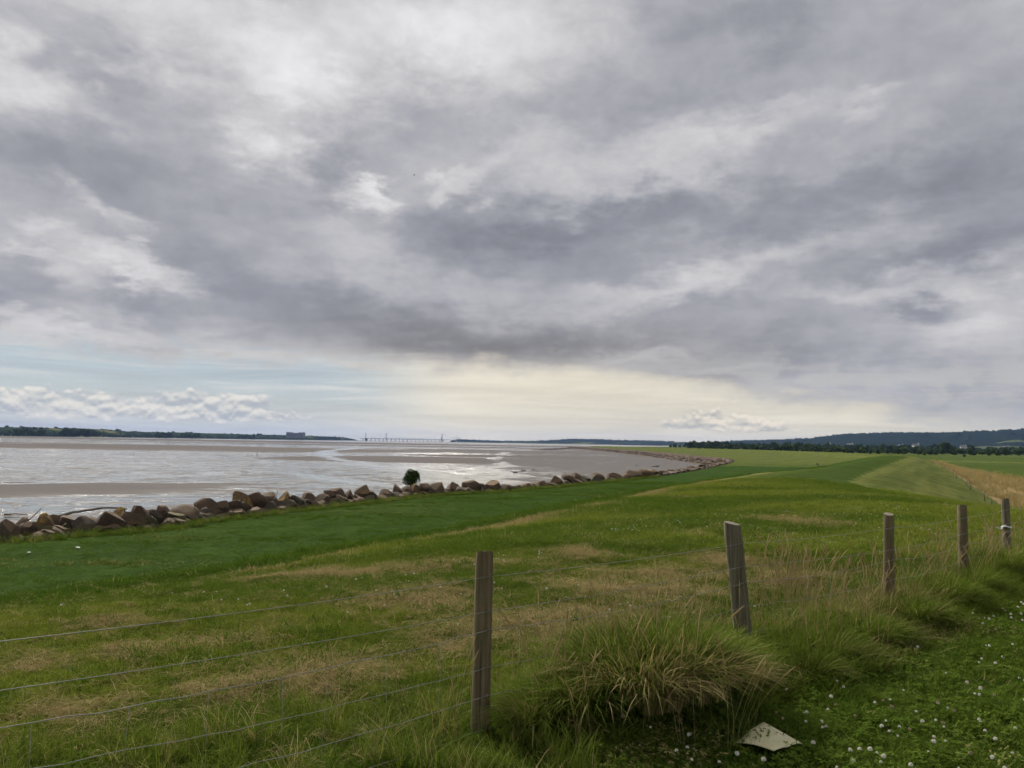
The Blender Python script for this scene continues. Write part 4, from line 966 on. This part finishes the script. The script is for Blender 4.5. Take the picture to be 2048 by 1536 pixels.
def sc3(r, n, a, b, zf=1., zt=None):
    s = r.uniform(a, b, n); zz_ = s * zf if zt is None else zt; return np.stack([s, s, zz_], 1)
r = np.random.default_rng(77)
# sward near the camera
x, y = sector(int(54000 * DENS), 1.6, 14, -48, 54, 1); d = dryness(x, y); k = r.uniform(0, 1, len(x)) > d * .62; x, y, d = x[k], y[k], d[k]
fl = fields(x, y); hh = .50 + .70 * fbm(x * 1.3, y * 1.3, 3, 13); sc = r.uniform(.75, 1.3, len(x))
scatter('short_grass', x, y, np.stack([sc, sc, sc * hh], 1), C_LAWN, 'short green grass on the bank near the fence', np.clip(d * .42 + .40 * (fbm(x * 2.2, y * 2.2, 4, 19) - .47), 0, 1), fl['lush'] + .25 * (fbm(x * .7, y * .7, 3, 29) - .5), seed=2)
x, y = sector(int(5200 * DENS), 2.8, 15, -43, 43, 51); k = fbm(x * 1.7, y * 1.7, 3, 53) > .52; x, y = x[k], y[k]; sc = r.uniform(1.3, 2.2, len(x))
scatter('coarse_grass', x, y, np.stack([sc, sc, sc * .8], 1), C_LAWN, 'coarser darker tufts standing out in the short grass', np.clip(r.normal(.05, .12, len(x)), 0, 1), np.full(len(x), .85), .3, seed=52)
# further sward on the bank top
x, y = sector(int(52000 * DENS), 13.5, 48, -40, 42, 3); k = inside(x, y, PLATEAU) | (seg_dist(x, y, S_EDGE) < 3) | (seg_dist(x, y, L_EDGE) < 6); x, y = x[k], y[k]
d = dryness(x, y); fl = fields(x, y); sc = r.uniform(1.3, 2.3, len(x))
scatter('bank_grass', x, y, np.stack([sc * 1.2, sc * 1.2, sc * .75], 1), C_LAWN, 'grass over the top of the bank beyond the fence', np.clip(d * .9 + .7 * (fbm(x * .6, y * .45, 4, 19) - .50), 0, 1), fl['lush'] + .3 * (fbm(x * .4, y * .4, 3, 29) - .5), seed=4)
# lower flat
x, y = sector(int(60000 * DENS), 16, 105, -42, 26, 5); dS_ = seg_dist(x, y, S_EDGE); k = (~inside(x, y, PLATEAU)) & inside(x, y, LAND) & (dS_ < seg_dist(x, y, L_EDGE)) & (seg_dist(x, y, COAST) > .8); x, y, dS_ = x[k], y[k], dS_[k]
toe = np.exp(-((dS_ - 9) / 1.5) ** 2); sc = r.uniform(1.6, 3.0, len(x)); 
scatter('flat_grass', x, y, np.stack([sc * 1.3, sc * 1.3, sc * (.28 + .9 * toe + .7 * sst(fbm(x * .25, y * .5, 4, 23), .58, .72))], 1), C_LAWN, 'close mown dark green grass on the lower flat', .35 * sst(fbm(x * .12, y * .3, 4, 19), .52, .78), np.full(len(x), .95), seed=6)
# cut hay lying in patches
hx, hy = [], []
for (a, b, ra, rb) in HAY:
    n = int(ra * rb * (850 if ra > .6 or rb > .4 else 420) * DENS) + 16; hx.append(r.normal(a, ra * .7, n)); hy.append(r.normal(b, rb * .7, n))
x, y = sector(1100, 3., 13, -40, 36, 8); hx.append(x); hy.append(y)
x = np.concatenate(hx); y = np.concatenate(hy); k = fence_side(x, y) > .05; x, y = x[k], y[k]
scatter('cut_hay', x, y, sc3(r, len(x), .7, 1.3, .32), C_HAY, 'wisps and patches of cut dry hay on the bank', np.full(len(x), 1.), np.zeros(len(x)), sink=-.02, seed=9)
# long grass left uncut along the fence
t = r.uniform(.02, 1., int(2600 * DENS)) * (len(FENCE_POSTS) - 2) + 1; i = np.minimum(t.astype(int), len(FENCE_POSTS) - 2); FP = np.array(FENCE_POSTS); q = (t - i)[:, None]; p = FP[i] * (1 - q) + FP[i + 1] * q
o_ = r.normal(-.22, .24, len(t)); x = p[:, 0] - o_ * -.64 * -1; y = p[:, 1] + o_ * .765; x = p[:, 0] - o_ * .64
k = (o_ < .30) & (o_ > -.85); x, y, o_ = x[k], y[k], o_[k]
hgt = .42 + .70 * fbm(x * .9, y * .9, 2, 71)
hgt *= np.where(x < .9, .62, 1.) * np.where(o_ < -.45, .75, 1.)
scatter('long_grass', x, y, np.stack([np.full(len(x), 1.), np.full(len(x), 1.), hgt], 1), C_LONG, 'long uncut grass growing along the foot of the fence', .05 + .45 * sst(fbm(x * 1.2, y * 1.2, 3, 73), .5, .7), .35 + .3 * r.uniform(0, 1, len(x)), seed=10)
x, y = sector(380, 3.0, 5.2, -40, 8, 14); k = r.uniform(0, 1, 380) < .55; x, y = x[k], y[k]
scatter('straggling_grass', x, y, sc3(r, len(x), .55, .9), C_LONG, 'taller straggling grass at the near edge of the bank', r.uniform(0, .5, len(x)), np.full(len(x), .4), seed=15)
x = np.concatenate([r.normal(3.1, .33, 46), p[:, 0][:130] + r.normal(0, .22, 130), r.normal(.5, .5, 26)]); y = np.concatenate([r.normal(8.25, .25, 46), p[:, 1][:130] - .1 + r.normal(0, .22, 130), r.normal(4.75, .25, 26)])
scatter('seeding_grass', x, y, sc3(r, len(x), .7, 1.15), C_SEED, 'pale dry seed heads standing above the long grass by the fence', np.full(len(x), 1.), np.zeros(len(x)), .12, seed=12)
# clover leaves on the camera side of the fence
x, y = sector(int(8500 * DENS), 1.8, 12, 6, 54, 21); k = fence_side(x, y) < -.35; x, y = x[k], y[k]
scatter('clover_mat', x, y, sc3(r, len(x), .7, 1.2), C_CLOVER, 'low mat of clover leaves in the grass on the near side of the fence', np.clip(1.6 * (fbm(x * 1.1, y * 1.1, 3, 91) - .45), 0, 1), np.full(len(x), .8), .3, seed=22)
# grass at the foot of the boulders and rank grass in the toe of the bank
x, y = along(ROW[:10], 1500, -1.9, -.1, r); scatter('boulder_foot_grass', x, y, np.stack([np.full(len(x), 2.2), np.full(len(x), 2.2), r.uniform(.7, 1.7, len(x))], 1), C_LONG, 'rank grass growing round the foot of the boulders', r.uniform(0, .45, len(x)), np.full(len(x), .7), seed=24)
# reeds
n = int(9000 * DENS); x = r.uniform(34, 150, n); y = r.uniform(54, 270, n); k = inside(x, y, REED); x, y = x[k], y[k]
scatter('reeds', x, y, np.stack([np.full(len(x), 5.), np.full(len(x), 5.), r.uniform(2.2, 3.4, len(x))], 1), C_LONG, 'strip of tall brown reeds along the foot of the bank inland', np.full(len(x), 1.), np.zeros(len(x)), seed=25)

# ------------------------------------------------------------------ tussocks by the fence
TUS = [(.82, 4.74, .48, .34, .26, 'drooping tussock with a dark withered front nearest the cream sheet'), (1.12, 4.92, .48, .34, .34, 'drooping brown fronted tussock just left of the leaning post'),
       (1.0, 5.10, .46, .36, .05, 'bright green topped tussock behind the withered ones'), (.48, 4.72, .36, .30, .1, 'low green tussock between the nearest brown post and the withered mound'), (2.25, 5.95, .32, .28, .15, 'green tussock directly right of the leaning post foot'),
       (0.70, 5.00, .46, .36, .10, 'broad tussock of dark drooping grass between the nearest post and the leaning post'), (1.30, 5.22, .46, .32, .12, 'green tussock close behind the withered mound'), (1.66, 5.62, .30, .24, .3, 'small brownish tussock at the foot of the leaning post'),
       (2.6, 6.35, .36, .30, .15, 'dark green tussock just right of the leaning post'), (3.2, 6.9, .36, .32, .1, 'green tussock midway between the leaning post and the third post'), (3.9, 7.5, .34, .30, .1, 'green tussock at the foot of the third post'),
       (4.75, 8.45, .46, .34, .1, 'shaggy tussock between the third and fourth posts'), (5.5, 9.2, .42, .32, .1, 'bright tussock at the foot of the fourth post'), (6.55, 10.25, .50, .38, .1, 'rounded dark tussock between the fourth post and the tied post'), (0.25, 4.72, .36, .26, .2, 'low tussock at the foot of the nearest brown post')]
for k, (x, y, h, rad, dry, lab) in enumerate(TUS):
    r = np.random.default_rng(200 + k); n = 1700; a = r.uniform(0, 6.283, n); q = np.sqrt(r.uniform(0, 1, n)) * rad * .62
    base = np.stack([np.cos(a) * q * 1.25, np.sin(a) * q, np.zeros(n) - .03], 1)
    V, F, t = blades(base, h * r.uniform(.55, 1.15, n), r.uniform(.0035, .0085, n), a + r.normal(0, .5, n), (q / (rad * .62)) * r.uniform(.4, 1.05, n) + r.uniform(0, .30, n), 5, r, .6)
    per = len(V) // n; dv = np.repeat(np.clip(dry + r.normal(0, .22, n) + .35 * (np.sin(a) < -.2) * (dry > .25) - .25 * (np.sin(a) > .1), 0, 1), per)
    tag(obj('grass_tussock', mesh('grass_tussock', V, F, M_TUSSOCK, False, dict(tint=t, dry=dv, lush=np.full(len(t), .6))), None, (x, y, hz(x, y))), lab, 'tussock', 'grass tussocks along the fence')

# ------------------------------------------------------------------ things lying about
m, g = newmat('faded_board'); c = g.n('ShaderNodeTexCoord', out=3); n1 = g.noise(c, 9., 5., .6); n2 = g.noise(c, 22., 3., .5)
col = g.mix(g.ss(n1, .35, .7), (.47, .44, .25), (.56, .525, .34)); col = g.mix(g.ss(n2, .70, .74), col, (.09, .06, .035)); col = g.mix(g.ss(g.noise(c, 4., 3.), .5, .75) * .6, col, (.30, .34, .14))
M_BOARD = finish(m, g, bsdf(g, col, .6, None, .3))
V, F = [], []; nx, ny = 15, 9
for side in (0, 1):
    for j in range(ny):
        for i in range(nx):
            u = i / (nx - 1) * 2 - 1; v = j / (ny - 1) * 2 - 1
            V.append((u * .158 + .008 * v, v * .132 + .008 * math.sin(u * 3), .013 * (1 - (.7 * u - .7 * v) ** 2) + .008 * v * u + .004 * math.sin(5 * u + 2 * v) - side * .004))
o2 = nx * ny
for j in range(ny - 1):
    for i in range(nx - 1):
        a = j * nx + i; F.append([a, a + 1, a + nx + 1, a + nx]); F.append([o2 + a + nx, o2 + a + nx + 1, o2 + a + 1, o2 + a])
rim = list(range(nx)) + [j * nx + nx - 1 for j in range(1, ny)] + [(ny - 1) * nx + i for i in range(nx - 2, -1, -1)] + [j * nx for j in range(ny - 2, 0, -1)]
for a, b in zip(rim, rim[1:] + rim[:1]): F.append([b, a, a + o2, b + o2])
tag(obj('bowed_board', mesh('bowed_board', V, F, M_BOARD, True), None, (1.515, 4.53, hz(1.5, 4.5) + .05), (0, 0, .70)), 'bowed cream plastic sheet lying in the grass in the foreground', 'sheet')
M_LITTER = flat_mat('white_litter', (.72, .72, .70), .6, .1, 20.)
for (x, y, s, lab) in [(-18.94, 33.82, .085, 'larger white scrap of litter on the lower green flat'), (-20.12, 32.32, .06, 'smaller white scrap of litter on the lower green flat'), (7.62, 10.5, .12, 'crumpled white scrap at the right edge beside the fence')]:
    V = rock_shape(int(abs(x * 10)), 5) * np.array([s * 1.3, s * .7, s * .35]); tag(obj('litter_scrap', mesh('litter_scrap', V, ICOF, M_LITTER, True), None, (x, y, hz(x, y) + .07)), lab, 'litter', 'white litter')

# clover flowers: each a head of florets on a stalk
M_FLOWER = flat_mat('clover_white', (.84, .81, .73), .7, .12, 90.); M_FLOWER2 = flat_mat('clover_fading', (.48, .36, .25), .8, .2, 90.); M_STALK = flat_mat('clover_stalk', (.06, .10, .02), .6, .2, 30.)
def flower_mesh(seed, m1):
    r = np.random.default_rng(seed); V, F, mi = [], [], []
    for k in range(46):
        th = math.acos(1 - 1.55 * (k + .5) / 46); ph = k * 2.39996; n = Vector((math.sin(th) * math.cos(ph), math.sin(th) * math.sin(ph), math.cos(th)))
        a = n.orthogonal().normalized(); b_ = n.cross(a); L_ = .0125 * r.uniform(.85, 1.15); w = .0022; o_ = len(V); c = n * .004
        V += [tuple(c - a * w * .5), tuple(c + a * w * .5), tuple(c + n * L_ + a * w + b_ * .001), tuple(c + n * L_ - a * w - b_ * .001)]; F.append([o_, o_ + 1, o_ + 2, o_ + 3]); mi.append(0)
        V += [tuple(c - b_ * w * .5), tuple(c + b_ * w * .5), tuple(c + n * L_ + b_ * w), tuple(c + n * L_ - b_ * w)]; F.append([o_ + 4, o_ + 5, o_ + 6, o_ + 7]); mi.append(0)
    mb = MB(); mb.tube([(0, 0, 0), (.006 * r.normal(), .006 * r.normal(), -.05), (.01 * r.normal(), .01 * r.normal(), -.11)], [.0012, .0012, .0014], 4)
    o_ = len(V); V += mb.V; F += [[i + o_ for i in f_] for f_ in mb.F]; mi += [1] * len(mb.F)
    me = mesh('clover_flower', V, F, [m1, M_STALK], False); me.polygons.foreach_set('material_index', mi); return me
FM = [flower_mesh(k, M_FLOWER if k < 5 else M_FLOWER2) for k in range(8)]
r = np.random.default_rng(31); n = 0
while n < 330:
    a = math.radians(r.uniform(8, 38)); rr = math.sqrt(r.uniform(3.4 ** 2, 10.2 ** 2)); x, y = math.sin(a) * rr, math.cos(a) * rr
    fs = float(fence_side(np.array([x]), np.array([y]))[0])
    if fs > -.62 or (abs(x - 1.5) < .24 and abs(y - 4.5) < .2): continue
    if float(fbm(np.array([x * .8]), np.array([y * .8]), 2, 95)[0]) + r.uniform(-.25, .25) + min(0.1, (-fs - 1.2) * .1) < .47: continue
    fade = r.uniform() < .24
    o = obj('clover_flower', FM[int(r.integers(5, 8)) if fade else int(r.integers(0, 5))], None, (x, y, hz(x, y) + r.uniform(.055, .10)), (r.normal(0, .25), r.normal(0, .25), r.uniform(0, 6.28))); s = r.uniform(.38, .80); o.scale = (s, s, s)
    at_ = x / y; near = y < 5.2
    where = ('beside the cream sheet' if at_ < .40 and near else 'in the bottom right corner' if at_ > .50 and y < 4.7 else 'in the short grass right of the cream sheet' if near else
             'close under the long grass of the fence' if fs > -1.0 else 'in the middle of the clover patch' if y < 7. and at_ < .58 else 'at the right edge of the clover patch' if y < 7. else 'far back in the clover patch')
    kind_ = 'browning clover head' if fade else 'white clover flower'
    tag(o, f'{kind_} {where}', 'flower', f'{kind_}s {where}'); n += 1
C_FL = variants('far_clover', [FM[0], FM[1], FM[2]])
x, y = sector(1500, 5, 26, -30, 30, 33); k = (fence_side(x, y) > .4) & inside(x, y, PLATEAU) & (fbm(x * .35 + 4, y * .35, 2, 97) > .60); x, y = x[k], y[k]
scatter('scattered_clover', x, y, sc3(r, len(x), .5, .9), C_FL, 'white clover flowers dotted over the bank beyond the fence', np.zeros(len(x)), np.zeros(len(x)), .3, sink=-.05, seed=34)

# gulls far off under the clouds
M_BIRD = flat_mat('bird_grey', (.10, .10, .11), .8, .1, 5.)
for (x, y, z, s, lab) in [(-16.4, 120, 50.8, .28, 'tiny dark bird high under the clouds left of centre'), (11.6, 200, 32.1, .42, 'tiny dark bird low under the clouds right of centre')]:
    e = empty('bird', (x, y, z), lab, 'bird', 'birds in the sky', .5); e.scale = (s, s, s)
    mb = MB(); mb.tube([(-.55, 0, 0), (-.3, 0, .02), (.1, 0, .03), (.4, 0, .02), (.55, 0, .0)], [.02, .08, .12, .08, .02], 8); obj('body', mb.build('body', M_BIRD, True), e)
    for sd_ in (-1, 1):
        V = [(.2, 0, .05), (-.15, 0, .05), (-.1, sd_ * .55, .28), (.2, sd_ * .55, .28), (-.25, sd_ * 1.25, .12), (-.1, sd_ * 1.25, .12)]; V += [(a, b, c - .02) for a, b, c in V]
        obj('wing', mesh('wing', V, [[0, 1, 2, 3], [3, 2, 4, 5], [7, 6, 9, 8], [8, 9, 11, 10]], M_BIRD, False), e)

# ------------------------------------------------------------------ hazy air
mb = MB(); mb.box((0, 0, 85.), (27400, 27400, 178)); hz_o = obj('haze', mb.build('haze', None)); hz_o['kind'] = 'stuff'; hz_o['label'] = 'thin blue haze over the estuary'
m = bpy.data.materials.new('hazy_air'); m.use_nodes = True; t = m.node_tree; t.nodes.clear()
pv = t.nodes.new('ShaderNodeVolumePrincipled'); pv.inputs['Color'].default_value = HAZE_COL; pv.inputs['Density'].default_value = HAZE_DENSITY; pv.inputs['Anisotropy'].default_value = 0.
mo = t.nodes.new('ShaderNodeOutputMaterial'); t.links.new(pv.outputs[0], mo.inputs['Volume']); hz_o.data.materials.append(m)
